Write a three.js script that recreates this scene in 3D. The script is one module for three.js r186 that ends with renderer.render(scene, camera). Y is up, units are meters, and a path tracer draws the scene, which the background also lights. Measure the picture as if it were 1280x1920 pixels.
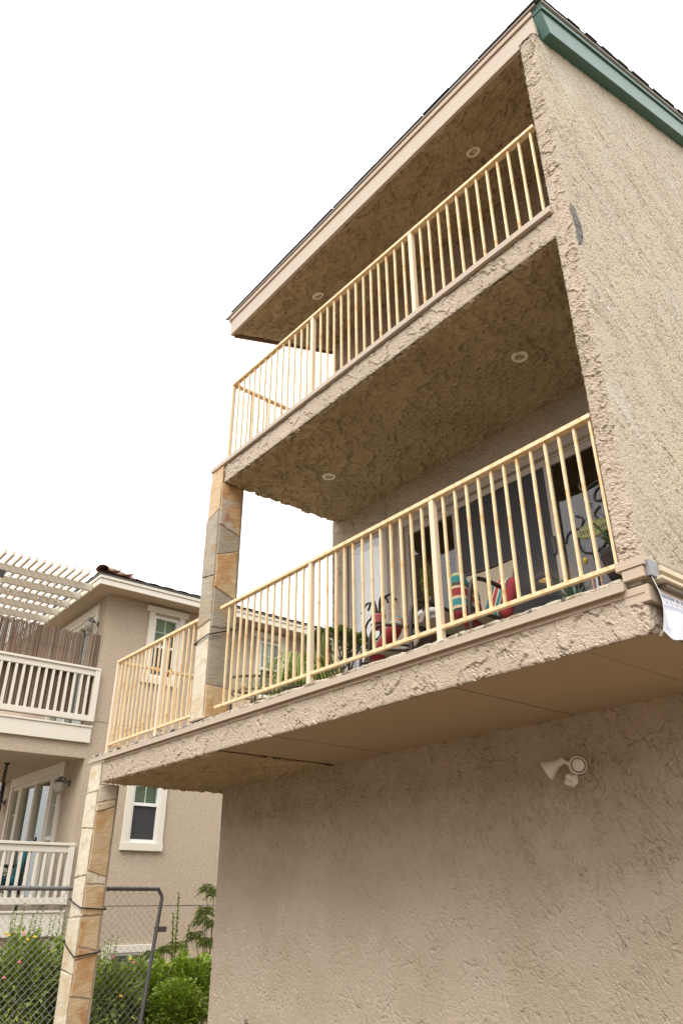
import * as THREE from 'three';
import { mergeGeometries, toCreasedNormals } from 'three/addons/utils/BufferGeometryUtils.js';
import { RoundedBoxGeometry } from 'three/addons/geometries/RoundedBoxGeometry.js';

// ---------------------------------------------------------------- camera, sky, sun, exposure
const scene = new THREE.Scene();
const camera = new THREE.PerspectiveCamera(69.186, 682 / 1024, 0.05, 600);
{
  const pitch = 0.481758, roll = -0.00412265, yaw = 0.885774;
  const fw = new THREE.Vector3(-Math.sin(yaw), 0, -Math.cos(yaw)), rt = new THREE.Vector3(Math.cos(yaw), 0, -Math.sin(yaw)), up = new THREE.Vector3(0, 1, 0);
  const F = fw.clone().multiplyScalar(Math.cos(pitch)).addScaledVector(up, Math.sin(pitch));
  const U0 = fw.clone().multiplyScalar(-Math.sin(pitch)).addScaledVector(up, Math.cos(pitch));
  const R = rt.clone().multiplyScalar(Math.cos(roll)).addScaledVector(U0, Math.sin(roll));
  const U = rt.clone().multiplyScalar(-Math.sin(roll)).addScaledVector(U0, Math.cos(roll));
  camera.position.set(0, 1.5, 0);
  camera.quaternion.setFromRotationMatrix(new THREE.Matrix4().makeBasis(R, U, F.clone().negate()));
}
const renderer = new THREE.WebGLRenderer({ antialias: true });
renderer.toneMapping = THREE.LinearToneMapping;
renderer.toneMappingExposure = 2.15;
renderer.shadowMap.enabled = true;
{ // bright even overcast, a little brighter towards the zenith
  const w = 64, h = 32, d = new Float32Array(w * h * 4);
  for (let j = 0; j < h; j++) for (let i = 0; i < w; i++) {
    const el = ((j + 0.5) / h - 0.5) * Math.PI, s = Math.max(0, Math.sin(el)), L = 0.6 + 0.8 * s, k = (j * w + i) * 4;
    d[k] = L * 1.0; d[k + 1] = L * 0.98; d[k + 2] = L * 0.965; d[k + 3] = 1;
  }
  const t = new THREE.DataTexture(d, w, h, THREE.RGBAFormat, THREE.FloatType);
  t.mapping = THREE.EquirectangularReflectionMapping; t.magFilter = t.minFilter = THREE.LinearFilter; t.needsUpdate = true;
  scene.background = t; scene.environment = t;
}
const sun = new THREE.DirectionalLight(new THREE.Color(1, 0.96, 0.9), 1.25);
sun.position.set(2.5, 20, 8.5); sun.target.position.set(-5, 3, -5); scene.add(sun, sun.target);
sun.castShadow = true; sun.shadow.radius = 60; sun.shadow.mapSize.set(2048, 2048);
Object.assign(sun.shadow.camera, { left: -16, right: 16, top: 16, bottom: -16, near: 1, far: 70 });

// ---------------------------------------------------------------- helpers
function rng(a) { return () => { a |= 0; a = a + 0x6D2B79F5 | 0; let t = Math.imul(a ^ a >>> 15, 1 | a); t = t + Math.imul(t ^ t >>> 7, 61 | t) ^ t; return ((t ^ t >>> 14) >>> 0) / 4294967296; }; }
const PT = new Uint8Array(512);
{ const r = rng(77), p = [...Array(256).keys()]; for (let i = 255; i > 0; i--) { const j = Math.floor(r() * (i + 1)); [p[i], p[j]] = [p[j], p[i]]; } for (let i = 0; i < 512; i++) PT[i] = p[i & 255]; }
const G3 = [1,1,0, -1,1,0, 1,-1,0, -1,-1,0, 1,0,1, -1,0,1, 1,0,-1, -1,0,-1, 0,1,1, 0,-1,1, 0,1,-1, 0,-1,-1, 1,1,0, -1,1,0, 0,-1,1, 0,-1,-1];
function n3(x, y, z) {
  const fx = Math.floor(x), fy = Math.floor(y), fz = Math.floor(z), X = fx & 255, Y = fy & 255, Z = fz & 255;
  x -= fx; y -= fy; z -= fz;
  const u = x * x * x * (x * (x * 6 - 15) + 10), v = y * y * y * (y * (y * 6 - 15) + 10), w = z * z * z * (z * (z * 6 - 15) + 10);
  const A = PT[X] + Y, B = PT[X + 1] + Y, AA = PT[A] + Z, AB = PT[A + 1] + Z, BA = PT[B] + Z, BB = PT[B + 1] + Z;
  const g = (h, a, b, c) => { h = (h & 15) * 3; return G3[h] * a + G3[h + 1] * b + G3[h + 2] * c; };
  const l = (t, a, b) => a + t * (b - a);
  return l(w, l(v, l(u, g(PT[AA], x, y, z), g(PT[BA], x - 1, y, z)), l(u, g(PT[AB], x, y - 1, z), g(PT[BB], x - 1, y - 1, z))),
    l(v, l(u, g(PT[AA + 1], x, y, z - 1), g(PT[BA + 1], x - 1, y, z - 1)), l(u, g(PT[AB + 1], x, y - 1, z - 1), g(PT[BB + 1], x - 1, y - 1, z - 1))));
}
const ss = (a, b, x) => { x = Math.min(1, Math.max(0, (x - a) / (b - a))); return x * x * (3 - 2 * x); };
const mix = (a, b, t) => a + (b - a) * t;
const lerp3 = (a, b, t) => [mix(a[0], b[0], t), mix(a[1], b[1], t), mix(a[2], b[2], t)];
const V = (x, y, z) => new THREE.Vector3(x, y, z);

const taken = {};
function numbered(n) { const k = taken[n] = (taken[n] ?? -1) + 1; return k ? `${n}_${String(k).padStart(3, '0')}` : n; }
function shade(o) { o.castShadow = o.receiveShadow = true; return o; }
function obj(name, geo, mat, parent) { // a mesh that is a part (parent given) or a top-level thing
  const m = shade(new THREE.Mesh(Array.isArray(geo) ? mergeGeometries(geo.map(plain)) : geo, mat));
  m.name = parent ? name : numbered(name); (parent ?? scene).add(m); return m;
}
function plain(g) { g = g.index ? g.toNonIndexed() : g; for (const k of Object.keys(g.attributes)) if (!['position', 'normal', 'uv', 'color'].includes(k)) g.deleteAttribute(k); return g; }
function tag(o, label, category, group, kind) { Object.assign(o.userData, { label, category }); if (group) o.userData.group = group; if (kind) o.userData.kind = kind; return o; }
function thing(name, label, category, p = [0, 0, 0], turn = 0, group) { const o = new THREE.Group(); o.name = numbered(name); o.position.set(...p); o.rotation.y = turn; scene.add(o); return tag(o, label, category, group); }
function part(name, parent, p = [0, 0, 0], turn = 0) { const o = new THREE.Group(); o.name = name; o.position.set(...p); o.rotation.y = turn; parent.add(o); return o; }

// boxes with uv in metres; bx = min/max corners
function bx(x0, x1, y0, y1, z0, z1, r = 0) {
  const w = x1 - x0, h = y1 - y0, d = z1 - z0;
  const g = r ? new RoundedBoxGeometry(w, h, d, 1, Math.min(r, w / 2.01, h / 2.01, d / 2.01)) : new THREE.BoxGeometry(w, h, d);
  g.translate((x0 + x1) / 2, (y0 + y1) / 2, (z0 + z1) / 2); return boxUV(g);
}
function boxUV(g) {
  const p = g.attributes.position, n = g.attributes.normal, uv = new Float32Array(p.count * 2);
  for (let i = 0; i < p.count; i++) {
    const ax = Math.abs(n.getX(i)), ay = Math.abs(n.getY(i)), az = Math.abs(n.getZ(i));
    const [u, v] = ax >= ay && ax >= az ? [p.getZ(i), p.getY(i)] : ay >= az ? [p.getX(i), p.getZ(i)] : [p.getX(i), p.getY(i)];
    uv[2 * i] = u; uv[2 * i + 1] = v;
  }
  g.setAttribute('uv', new THREE.BufferAttribute(uv, 2)); return g;
}
function bar(a, b, w, h = w, up = V(0, 1, 0)) { // square bar between two points
  const A = V(...a), B = V(...b), L = A.distanceTo(B), g = new THREE.BoxGeometry(w, h, L), m = new THREE.Matrix4().lookAt(B, A, up);
  boxUV(g); g.applyMatrix4(m.setPosition(A.add(B).multiplyScalar(0.5))); return g;
}
function tube(pts, r, seg = 24, sides = 6, closed = false) { return new THREE.TubeGeometry(new THREE.CatmullRomCurve3(pts.map((p) => V(...p)), closed, 'catmullrom', 0.5), seg, r, sides, closed); }
function rod(a, b, r, sides = 8, r2 = r) {
  const A = V(...a), B = V(...b), g = new THREE.CylinderGeometry(r2, r, A.distanceTo(B), sides);
  g.applyQuaternion(new THREE.Quaternion().setFromUnitVectors(V(0, 1, 0), B.clone().sub(A).normalize())); g.translate((A.x + B.x) / 2, (A.y + B.y) / 2, (A.z + B.z) / 2); return g;
}
const lathe = (pts, n = 24) => new THREE.LatheGeometry(pts.map(([x, y]) => new THREE.Vector2(x, y)), n);
const at = (g, x, y, z, ry = 0, rx = 0, rz = 0) => { g.rotateX(rx); g.rotateZ(rz); g.rotateY(ry); g.translate(x, y, z); return g; };

// ---------------------------------------------------------------- textures
function dataTex(w, h, fn, srgb) {
  const d = new Uint8Array(w * h * 4);
  for (let j = 0; j < h; j++) for (let i = 0; i < w; i++) { const c = fn(i / w, j / h), k = (j * w + i) * 4; for (let q = 0; q < 3; q++) d[k + q] = Math.max(0, Math.min(255, (Array.isArray(c) ? c[q] : c) * 255)); d[k + 3] = 255; }
  const t = new THREE.DataTexture(d, w, h); t.wrapS = t.wrapT = THREE.RepeatWrapping; t.magFilter = THREE.LinearFilter; t.minFilter = THREE.LinearMipmapLinearFilter; t.generateMipmaps = true;
  if (srgb) t.colorSpace = THREE.SRGBColorSpace; t.needsUpdate = true; return t;
}
const toS = (c) => c.map((x) => x <= 0.0031308 ? 12.92 * x : 1.055 * Math.pow(x, 1 / 2.4) - 0.055);
function pn(u, v, f, s) { // gradient noise that tiles over the unit square (f cells a side)
  const x = u * f, y = v * f, xi = Math.floor(x), yi = Math.floor(y), fx = x - xi, fy = y - yi, q = (t) => t * t * t * (t * (t * 6 - 15) + 10);
  const g = (i, j, a, b) => { const h = PT[(PT[(((xi + i) % f) + s * 31) & 255] + ((yi + j) % f) + s * 7) & 255] * 0.02454; return Math.cos(h) * a + Math.sin(h) * b; };
  return mix(mix(g(0, 0, fx, fy), g(1, 0, fx - 1, fy), q(fx)), mix(g(0, 1, fx, fy - 1), g(1, 1, fx - 1, fy - 1), q(fx)), q(fy));
}
const gritTex = dataTex(512, 512, (u, v) => { // a sanded stucco finish, tile = 0.5 m
  return 0.5 + 0.5 * pn(u, v, 60, 3) + 0.5 * pn(u, v, 130, 9) + 0.3 * pn(u, v, 24, 5);
});
gritTex.repeat.set(2, 2);
const speckTex = (k) => { const t = dataTex(512, 512, (u, v) => toS([1, 1, 1].map(() => 1 - k * (0.5 + 0.9 * pn(u, v, 70, 13) + 0.7 * pn(u, v, 150, 4) + 0.5 * pn(u, v, 12, 8)))), true); t.repeat.set(2, 2); return t; };
const grainTex = dataTex(512, 512, (u, v) => 0.5 + 0.5 * n3(u * 3, v * 60, 1) + 0.3 * n3(u * 8, v * 140, 5)); // sawn board
const rustTex = dataTex(256, 1024, (u, v) => { // cream paint with rust bleeding through, tile = 0.25 x 1 m
  const a = n3(u * 5, v * 9, 2) + 0.6 * n3(u * 14, v * 30, 7), b = n3(u * 9, v * 3.4, 12) + 0.5 * n3(u * 30, v * 8, 4);
  const t = 0.78 * ss(-0.08, 0.48, a * 0.7 + b * 0.5), t2 = 0.8 * ss(0.4, 0.68, a * 0.8 + b * 0.35);
  return toS(lerp3(lerp3([0.76, 0.60, 0.37], [0.66, 0.36, 0.105], t), [0.30, 0.115, 0.035], t2));
}, true);
rustTex.repeat.set(4, 1);
function stoneTex(seed, A, B, C, D) { // layered quartzite with streaky bedding, tile = 0.8 m
  const fb = (x, y, z) => n3(x, y, z) + 0.5 * n3(x * 2.1, y * 2.1, z + 5) + 0.27 * n3(x * 4.3, y * 4.3, z + 9) + 0.15 * n3(x * 9, y * 9, z + 2);
  return dataTex(384, 384, (u, v) => {
    const uu = u + 0.5 * v, w = 0.5 * n3(u * 2.3 + seed, v * 2.3, 4), s = fb(uu * 2.2 + seed, (v - 0.35 * u + w * 0.25) * 10, seed), f = fb(uu * 7, (v - 0.3 * u + w * 0.1) * 55, seed + 2);
    let c = lerp3(lerp3(A, B, Math.min(1, Math.max(0, 0.5 + 0.75 * s))), C, ss(-0.05, 0.5, fb(u * 2.4, v * 2.0, seed + 8) + 0.35 * s));
    c = lerp3(c, D, 0.8 * ss(0.3, 0.75, fb(u * 4 + w, v * 3.4, seed + 3) + 0.3 * f));
    return toS(c.map((x) => x * (1 + f * 0.16)));
  }, true);
}
const stoneBump = dataTex(512, 512, (u, v) => 0.5 + 0.35 * n3(u * 8, v * 20, 3) + 0.3 * n3(u * 30, v * 60, 8) + 0.2 * n3(u * 90, v * 120, 1));
function clothTex(bands) { return dataTex(256, 16, (u) => { let k = 0; for (const [e, c] of bands) if (u < e) { k = c; break; } return toS(k); }, true); }

// ---------------------------------------------------------------- materials
const std = (c, rough = 0.8, o = {}) => new THREE.MeshStandardMaterial({ color: new THREE.Color().setRGB(...c), roughness: rough, ...o });
const M = {
  stucco: new THREE.MeshStandardMaterial({ vertexColors: true, roughness: 0.93, map: speckTex(0.12), bumpMap: gritTex, bumpScale: 0.007 }),
  boardTan: std([0.49, 0.39, 0.30], 0.7, { bumpMap: grainTex, bumpScale: 0.001 }),
  boardCream: std([0.60, 0.52, 0.38], 0.7, { bumpMap: grainTex, bumpScale: 0.001 }),
  boardWhite: std([0.70, 0.66, 0.57], 0.65, { bumpMap: grainTex, bumpScale: 0.0012 }),
  metalTrim: std([0.44, 0.36, 0.28], 0.55),
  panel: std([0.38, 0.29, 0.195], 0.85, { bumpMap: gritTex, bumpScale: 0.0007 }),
  green: std([0.04, 0.115, 0.09], 0.45, { bumpMap: grainTex, bumpScale: 0.0008 }),
  greenDark: std([0.025, 0.10, 0.08], 0.5),
  shingle: [std([0.06, 0.065, 0.07], 0.95, { bumpMap: gritTex, bumpScale: 0.003 }), std([0.08, 0.08, 0.085], 0.95, { bumpMap: gritTex, bumpScale: 0.003 })],
  rail: std([1, 1, 1], 0.5, { map: rustTex }),
  railPost: std([0.72, 0.58, 0.42], 0.5, { bumpMap: grainTex, bumpScale: 0.0004 }),
  frame: std([0.46, 0.40, 0.34], 0.45),
  vinyl: std([0.78, 0.78, 0.76], 0.4),
  darkFrame: std([0.06, 0.055, 0.05], 0.5),
  glass: new THREE.MeshPhysicalMaterial({ color: 0xffffff, transmission: 1, thickness: 0, roughness: 0.02, ior: 1.5 }),
  tint: new THREE.MeshPhysicalMaterial({ color: new THREE.Color().setRGB(0.90, 0.96, 0.93), transmission: 1, thickness: 0, roughness: 0.02, ior: 1.5 }),
  screen: new THREE.MeshPhysicalMaterial({ color: new THREE.Color().setRGB(0.05, 0.05, 0.055), roughness: 0.6, transparent: true, opacity: 0.72 }),
  room: std([0.12, 0.095, 0.07], 0.9),
  iron: std([0.02, 0.018, 0.017], 0.5, { metalness: 0.4 }),
  wire: std([0.36, 0.36, 0.35], 0.5, { metalness: 0.5 }),
  steel: std([0.17, 0.17, 0.17], 0.55, { metalness: 0.6 }),
  lamp: std([0.85, 0.82, 0.7], 0.45),
  black: std([0.012, 0.012, 0.012], 0.5),
  mortar: std([0.37, 0.30, 0.23], 0.95, { bumpMap: gritTex, bumpScale: 0.004 }),
  sand: new THREE.MeshStandardMaterial({ vertexColors: true, roughness: 0.95, map: speckTex(0.3), bumpMap: gritTex, bumpScale: 0.012 }),
  ground: null,
  leaf: new THREE.MeshPhysicalMaterial({ vertexColors: true, roughness: 0.55, side: THREE.DoubleSide, transmission: 0.35, thickness: 0 }),
  wood: std([0.30, 0.15, 0.075], 0.85),
};
const stoneM = [
  stoneTex(2, [0.47, 0.33, 0.18], [0.56, 0.43, 0.27], [0.45, 0.26, 0.11], [0.36, 0.18, 0.07]),   // ochre
  stoneTex(11, [0.58, 0.51, 0.39], [0.66, 0.60, 0.48], [0.55, 0.45, 0.30], [0.45, 0.35, 0.22]),  // cream
  stoneTex(23, [0.29, 0.255, 0.195], [0.37, 0.325, 0.25], [0.36, 0.27, 0.16], [0.34, 0.21, 0.10]),  // grey
  stoneTex(31, [0.44, 0.25, 0.11], [0.52, 0.34, 0.17], [0.42, 0.36, 0.27], [0.33, 0.14, 0.06]),  // rust
].map((map) => new THREE.MeshStandardMaterial({ map, roughness: 0.7, bumpMap: stoneBump, bumpScale: 0.004 }));

// ---------------------------------------------------------------- trowelled stucco: real relief
function torn(x, y, z, s, A = 1, D = 0.5, g = 0.08, mb = -0.2) { // one trowelled coat: plate height A, torn edge with a groove D deep at its foot, feathered out on the other side
  const wx = 0.45 * n3(x * 0.9 + s, y * 0.9, z * 0.9), wy = 0.45 * n3(x * 0.9, y * 0.9 + s + 7.3, z * 0.9);
  let n = n3(x + wx + s * 1.3, y + wy, z + wx - s);
  if (n < -0.4) return 0;
  n += 0.17 * n3(x * 3.3, y * 3.3 + s, z * 3.3) + 0.09 * n3(x * 7.9 + s, y * 7.9, z * 7.9);
  if (n <= -g) return 0;
  const m = ss(mb, mb + 0.4, n3(x * 0.55 + s * 3.1, y * 0.55, z * 0.55 + 9));
  if (n <= 0) return -D * m * (1 - Math.abs(n + g * 0.4) / (g * 0.6));
  return m * A * ss(0, 0.05, n) * Math.exp(-n * 3.6);
}
const H = {
  plates: (x, y, z) => torn(x * 6.5, y * 6.5, z * 6.5, 3, 0.009, 0.010, 0.05, -0.5) + torn(x * 12, y * 12, z * 12, 17, 0.006, 0.009, 0.08, -0.3) + torn(x * 25, y * 25, z * 25, 29, 0.003, 0.004, 0.12, -0.1) + 0.002 * n3(x * 55, y * 55, z * 55),
  rough: (x, y, z) => torn(x * 8, y * 10, z * 8, 41, 0.008, 0.009, 0.065) + torn(x * 17, y * 19, z * 17, 5, 0.006, 0.008, 0.10) + torn(x * 34, y * 36, z * 34, 13, 0.004, 0.005, 0.14) + 0.003 * n3(x * 60, y * 60, z * 60),
  ceiling: (x, y, z) => torn(x * 5.5, y * 5.5, z * 8.5, 8, 0.018, 0.026, 0.085, -0.5) + torn(x * 10, y * 10, z * 14, 21, 0.016, 0.026, 0.13, -0.35) + torn(x * 22, y * 22, z * 25, 33, 0.010, 0.012, 0.16, -0.2) + 0.003 * n3(x * 40, y * 40, z * 40),
  wall: (x, y, z) => { // upright trowel strokes, thin torn edges
    const u = x + 0.22 * y + 0.05 * n3(x * 2.2, y * 2.2, 4), v = y + 0.05 * n3(x * 2.2, y * 2.2, 9), k = ss(-0.3, 0.3, n3(x * 0.9, y * 0.9, 2));
    return torn(u * 9, v * 4, 3, 6, 0.0016, 0.011, 0.055, -0.3) + torn(u * 18, v * 9, 5, 19, 0.0018, 0.012, 0.11, -0.15) + torn((x - 0.5 * y) * 14, v * 10, 4, 25, 0.0016, 0.011, 0.095, mix(0.2, -0.3, k)) + torn(u * 38, v * 20, 7, 27, 0.0014, 0.005, 0.18, -0.1) + 0.0012 * n3(x * 50, y * 50, z * 50) + 0.0008 * n3(x * 3, y * 3, 2);
  },
  sweep: (x, y, z) => { // long diagonal strokes
    const c = 0.72, s = 0.69, u = z * c + y * s, v = -z * s + y * c + 0.05 * n3(y * 1.6, z * 1.6, 6);
    return torn(v * 7, u * 1.9, 3, 36, 0.003, 0.007, 0.06, -0.2) + torn(v * 17, u * 5.5, 5, 2, 0.003, 0.008, 0.13, -0.15) + torn(v * 34, u * 13, 7, 15, 0.0025, 0.0055, 0.17, -0.2)
      - 0.005 * ss(0.36, 0.56, n3(v * 46, u * 28, x)) + 0.0018 * n3(y * 62, z * 62, x) + 0.003 * n3(v * 2.5, u * 0.8, 9);
  },
};
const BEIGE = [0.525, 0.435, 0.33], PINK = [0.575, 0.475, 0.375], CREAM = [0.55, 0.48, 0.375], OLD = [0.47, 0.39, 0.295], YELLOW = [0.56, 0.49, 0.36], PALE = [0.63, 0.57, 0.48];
const C = {
  beige: (x, y, z) => lerp3(BEIGE, PINK, ss(-0.4, 0.4, n3(x * 1.7, y * 1.7, z * 1.7) + 0.5 * n3(x * 7, y * 7, z * 7))),
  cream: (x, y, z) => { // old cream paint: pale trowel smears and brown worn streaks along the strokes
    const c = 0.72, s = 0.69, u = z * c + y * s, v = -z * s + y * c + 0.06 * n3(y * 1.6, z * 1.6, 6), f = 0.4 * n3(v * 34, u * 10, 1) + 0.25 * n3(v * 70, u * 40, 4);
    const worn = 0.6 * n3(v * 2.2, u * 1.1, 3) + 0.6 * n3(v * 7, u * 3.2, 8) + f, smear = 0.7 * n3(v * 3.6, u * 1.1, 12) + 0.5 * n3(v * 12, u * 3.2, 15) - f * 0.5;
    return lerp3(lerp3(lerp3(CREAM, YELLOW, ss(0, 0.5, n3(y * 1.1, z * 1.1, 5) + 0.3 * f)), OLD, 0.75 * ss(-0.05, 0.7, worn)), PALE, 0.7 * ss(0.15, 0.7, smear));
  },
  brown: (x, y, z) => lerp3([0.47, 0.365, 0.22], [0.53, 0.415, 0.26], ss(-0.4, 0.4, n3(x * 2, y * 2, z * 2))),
};
function gridGeo(nu, nv, fn, flip) {
  const pos = new Float32Array((nu + 1) * (nv + 1) * 3), uv = new Float32Array((nu + 1) * (nv + 1) * 2), col = new Float32Array(pos.length), idx = new Uint32Array(nu * nv * 6);
  let k = 0;
  for (let j = 0; j <= nv; j++) for (let i = 0; i <= nu; i++, k++) { const [p, t, c] = fn(i / nu, j / nv); pos.set(p, k * 3); uv.set(t, k * 2); col.set(c, k * 3); }
  k = 0;
  for (let j = 0; j < nv; j++) for (let i = 0; i < nu; i++) {
    const a = j * (nu + 1) + i, b = a + 1, c = a + nu + 1, d = c + 1;
    idx.set(flip ? [a, c, b, b, c, d] : [a, b, c, b, d, c], k); k += 6;
  }
  const g = new THREE.BufferGeometry();
  g.setAttribute('position', new THREE.BufferAttribute(pos, 3)); g.setAttribute('uv', new THREE.BufferAttribute(uv, 2)); g.setAttribute('color', new THREE.BufferAttribute(col, 3));
  g.setIndex(new THREE.BufferAttribute(idx, 1)); g.computeVertexNormals(); return g;
}
// a box with softened corners whose faces carry relief; faces: { px, nx, py, ny, pz, nz: cell size in metres }
function stuccoBox(min, max, r, faces, hgt, col) {
  const out = [], lo = min.map((v) => v + r), hi = max.map((v) => v - r);
  for (const [f, cell] of Object.entries(faces)) {
    const a = 'xyz'.indexOf(f[1]), s = f[0] === 'p' ? 1 : -1, b = (a + 1) % 3, c = (a + 2) % 3, p = [0, 0, 0];
    const nb = Math.max(1, Math.round((max[b] - min[b]) / cell)), nc = Math.max(1, Math.round((max[c] - min[c]) / cell));
    out.push(gridGeo(nb, nc, (u, v) => {
      p[a] = s > 0 ? max[a] : min[a]; p[b] = mix(min[b], max[b], u); p[c] = mix(min[c], max[c], v);
      const q = p.map((e, i) => Math.min(hi[i], Math.max(lo[i], e))), n = p.map((e, i) => e - q[i]), L = Math.hypot(...n) || 1;
      const N = n.map((e) => e / L), P = q.map((e, i) => e + N[i] * r), h = hgt(P, N), W = P.map((e, i) => e + N[i] * h);
      return [W, [p[b], p[c]], col(P[0], P[1], P[2], N)];
    }, s < 0));
  }
  return out.length > 1 ? mergeGeometries(out) : out[0];
}
const relief = (hx, hy, hz) => (P, N) => { // mixes the three face finishes round the corners
  const w = [N[0] * N[0], N[1] * N[1], N[2] * N[2]]; let h = 0;
  [hx, hy, hz].forEach((f, i) => { if (w[i] > 0.02) h += w[i] * f(P[0], P[1], P[2]); }); return h;
};
console.log('helpers ready');

// ================================================================ GROUND
{
  const soil = dataTex(512, 512, (u, v) => { const a = pn(u, v, 6, 2), b = pn(u, v, 50, 7); return toS(lerp3([0.13, 0.095, 0.058], [0.19, 0.14, 0.09], 0.5 + a * 0.9 + b * 0.7)); }, true); soil.repeat.set(100, 100);
  const g = obj('ground', new THREE.PlaneGeometry(400, 400).rotateX(-Math.PI / 2), std([1, 1, 1], 0.95, { map: soil }));
  g.userData = { kind: 'structure', label: 'bare sandy yard around the houses', category: 'ground' };
}

// ================================================================ MAIN HOUSE
const YD1 = 2.925, YD2 = 5.677, ZF = -3.35, ZB = -4.86, ZG = -4.66, XI = -1.84, XO = -1.70;
const house = thing('stucco_house', 'tan stucco house with two stacked balconies and yellow metal railings', 'house');
// ground floor
obj('wall', stuccoBox([-7.89, 0, -9], [-1.2, 2.70, ZG], 0.02, { pz: 0.0075 }, relief(H.wall, H.wall, H.wall), C.beige), M.stucco, house);
obj('wall', [bx(-7.885, -7.76, 0, 2.65, -9, ZG - 0.06), bx(-7.9, -1.2, 0, 2.65, -9.15, -9), bx(-1.32, -1.2, 0, 2.65, -9, ZG - 0.06), bx(-7.7, -1.35, 0, 2.65, ZG - 0.16, ZG - 0.05)], M.panel, house);
// lower balcony slab
{
  const slab = obj('balcony_slab', stuccoBox([-8.235, 2.639, -3.62], [-1.73, 2.868, ZF], 0.022, { pz: 0.0062, px: 0.008 }, relief(H.plates, H.plates, H.plates), C.beige), M.stucco, house);
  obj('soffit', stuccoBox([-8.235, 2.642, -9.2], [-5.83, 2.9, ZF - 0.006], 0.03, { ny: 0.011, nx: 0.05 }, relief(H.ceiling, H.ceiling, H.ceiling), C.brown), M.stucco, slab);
  const px = [-5.826, -5.04, -4.054, -3.095, -2.137, -1.735];
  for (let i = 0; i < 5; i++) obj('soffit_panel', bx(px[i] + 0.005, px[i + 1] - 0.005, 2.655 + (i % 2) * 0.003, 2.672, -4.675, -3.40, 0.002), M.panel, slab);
  obj('slab_core', bx(-8.2, -1.74, 2.675, 2.90, -9.2, -3.37), M.panel, slab);
  obj('deck', bx(-8.24, -1.74, 2.903, YD1 + 0.006, -9.2, -3.36), std([0.42, 0.37, 0.31], 0.9, { bumpMap: gritTex, bumpScale: 0.003 }), slab);
  // smooth strip, metal drip edge and cracked cement bead on top
  obj('edge_strip', bx(-8.22, -1.72, 2.846, 2.884, -3.4, -3.338, 0.003), M.boardTan, slab);
  for (const [a, b] of [[-8.6, -7.25], [-7.25, -5.15], [-5.15, -3.2], [-3.2, -1.812]]) {
    const t = [bx(a + 0.002, b - 0.002, 2.882, YD1, -3.36, -3.318, 0.004), bx(a + 0.002, b - 0.002, 2.872, 2.884, -3.322, -3.308, 0.003)];
    obj('drip_edge', t, M.metalTrim, slab);
  }
  const r = rng(5);
  for (let x = -8.6; x < -1.83;) {
    const L = 0.25 + r() * 0.6, b = Math.min(-1.82, x + L), ex = x;
    obj('cement_bead', stuccoBox([ex, YD1 - 0.004, -3.47], [b - 0.006, YD1 + 0.024 + r() * 0.006, -3.326 + r() * 0.006], 0.012, { pz: 0.009, py: 0.012, px: 0.012, nx: 0.012 },
      (P) => 0.009 * n3(P[0] * 12, P[1] * 30, P[2] * 12 + 3) + 0.006 * torn(P[0] * 26, P[1] * 26, P[2] * 26, 7, 1, 0.5), (x_, y_, z_) => lerp3([0.56, 0.50, 0.40], [0.32, 0.25, 0.17], ss(0.05, 0.45, n3(x_ * 14, y_ * 14, z_ * 14) + 0.5 * n3(x_ * 50, y_ * 50, z_ * 50))).map((e) => e * (1 - 0.75 * ss(0.05, 0.3, n3(x_ * 9, 3, 8) + 0.5 * n3(x_ * 31, y_ * 31, z_ * 31) - 0.25 * ss(-6.6, -5.5, x_))))), M.stucco, slab);
    x = b;
    if (b >= -1.82) break;
  }
}
// upper balcony slab
obj('mortar_joint', bx(-6.09, -6.03, 5.425, 5.627, -3.58, -3.356), M.mortar, house);
{
  const slab = obj('balcony_slab', stuccoBox([-6.065, 5.41, -3.62], [XI + 0.02, 5.628, ZF], 0.022, { pz: 0.0068, nx: 0.02 }, relief(H.plates, H.plates, H.plates), C.beige), M.stucco, house);
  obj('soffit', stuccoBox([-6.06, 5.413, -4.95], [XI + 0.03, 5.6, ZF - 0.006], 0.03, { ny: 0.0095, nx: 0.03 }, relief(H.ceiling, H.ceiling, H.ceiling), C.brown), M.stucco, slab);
  obj('slab_core', bx(-6.02, XI, 5.46, 5.66, -9.2, -3.37), M.panel, slab);
  obj('deck', bx(-6.03, XI, 5.661, YD2, -9.2, -3.36), M.panel, slab);
  for (const [a, b] of [[-6.31, -4.4], [-4.4, XI + 0.02]]) obj('drip_edge', [bx(a + 0.002, b - 0.002, 5.628, YD2 + 0.004, -3.36, -3.316, 0.004), bx(a + 0.002, b - 0.002, YD2 + 0.006, YD2 + 0.02, -3.37, -3.332, 0.003)], M.metalTrim, slab);
}
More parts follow.
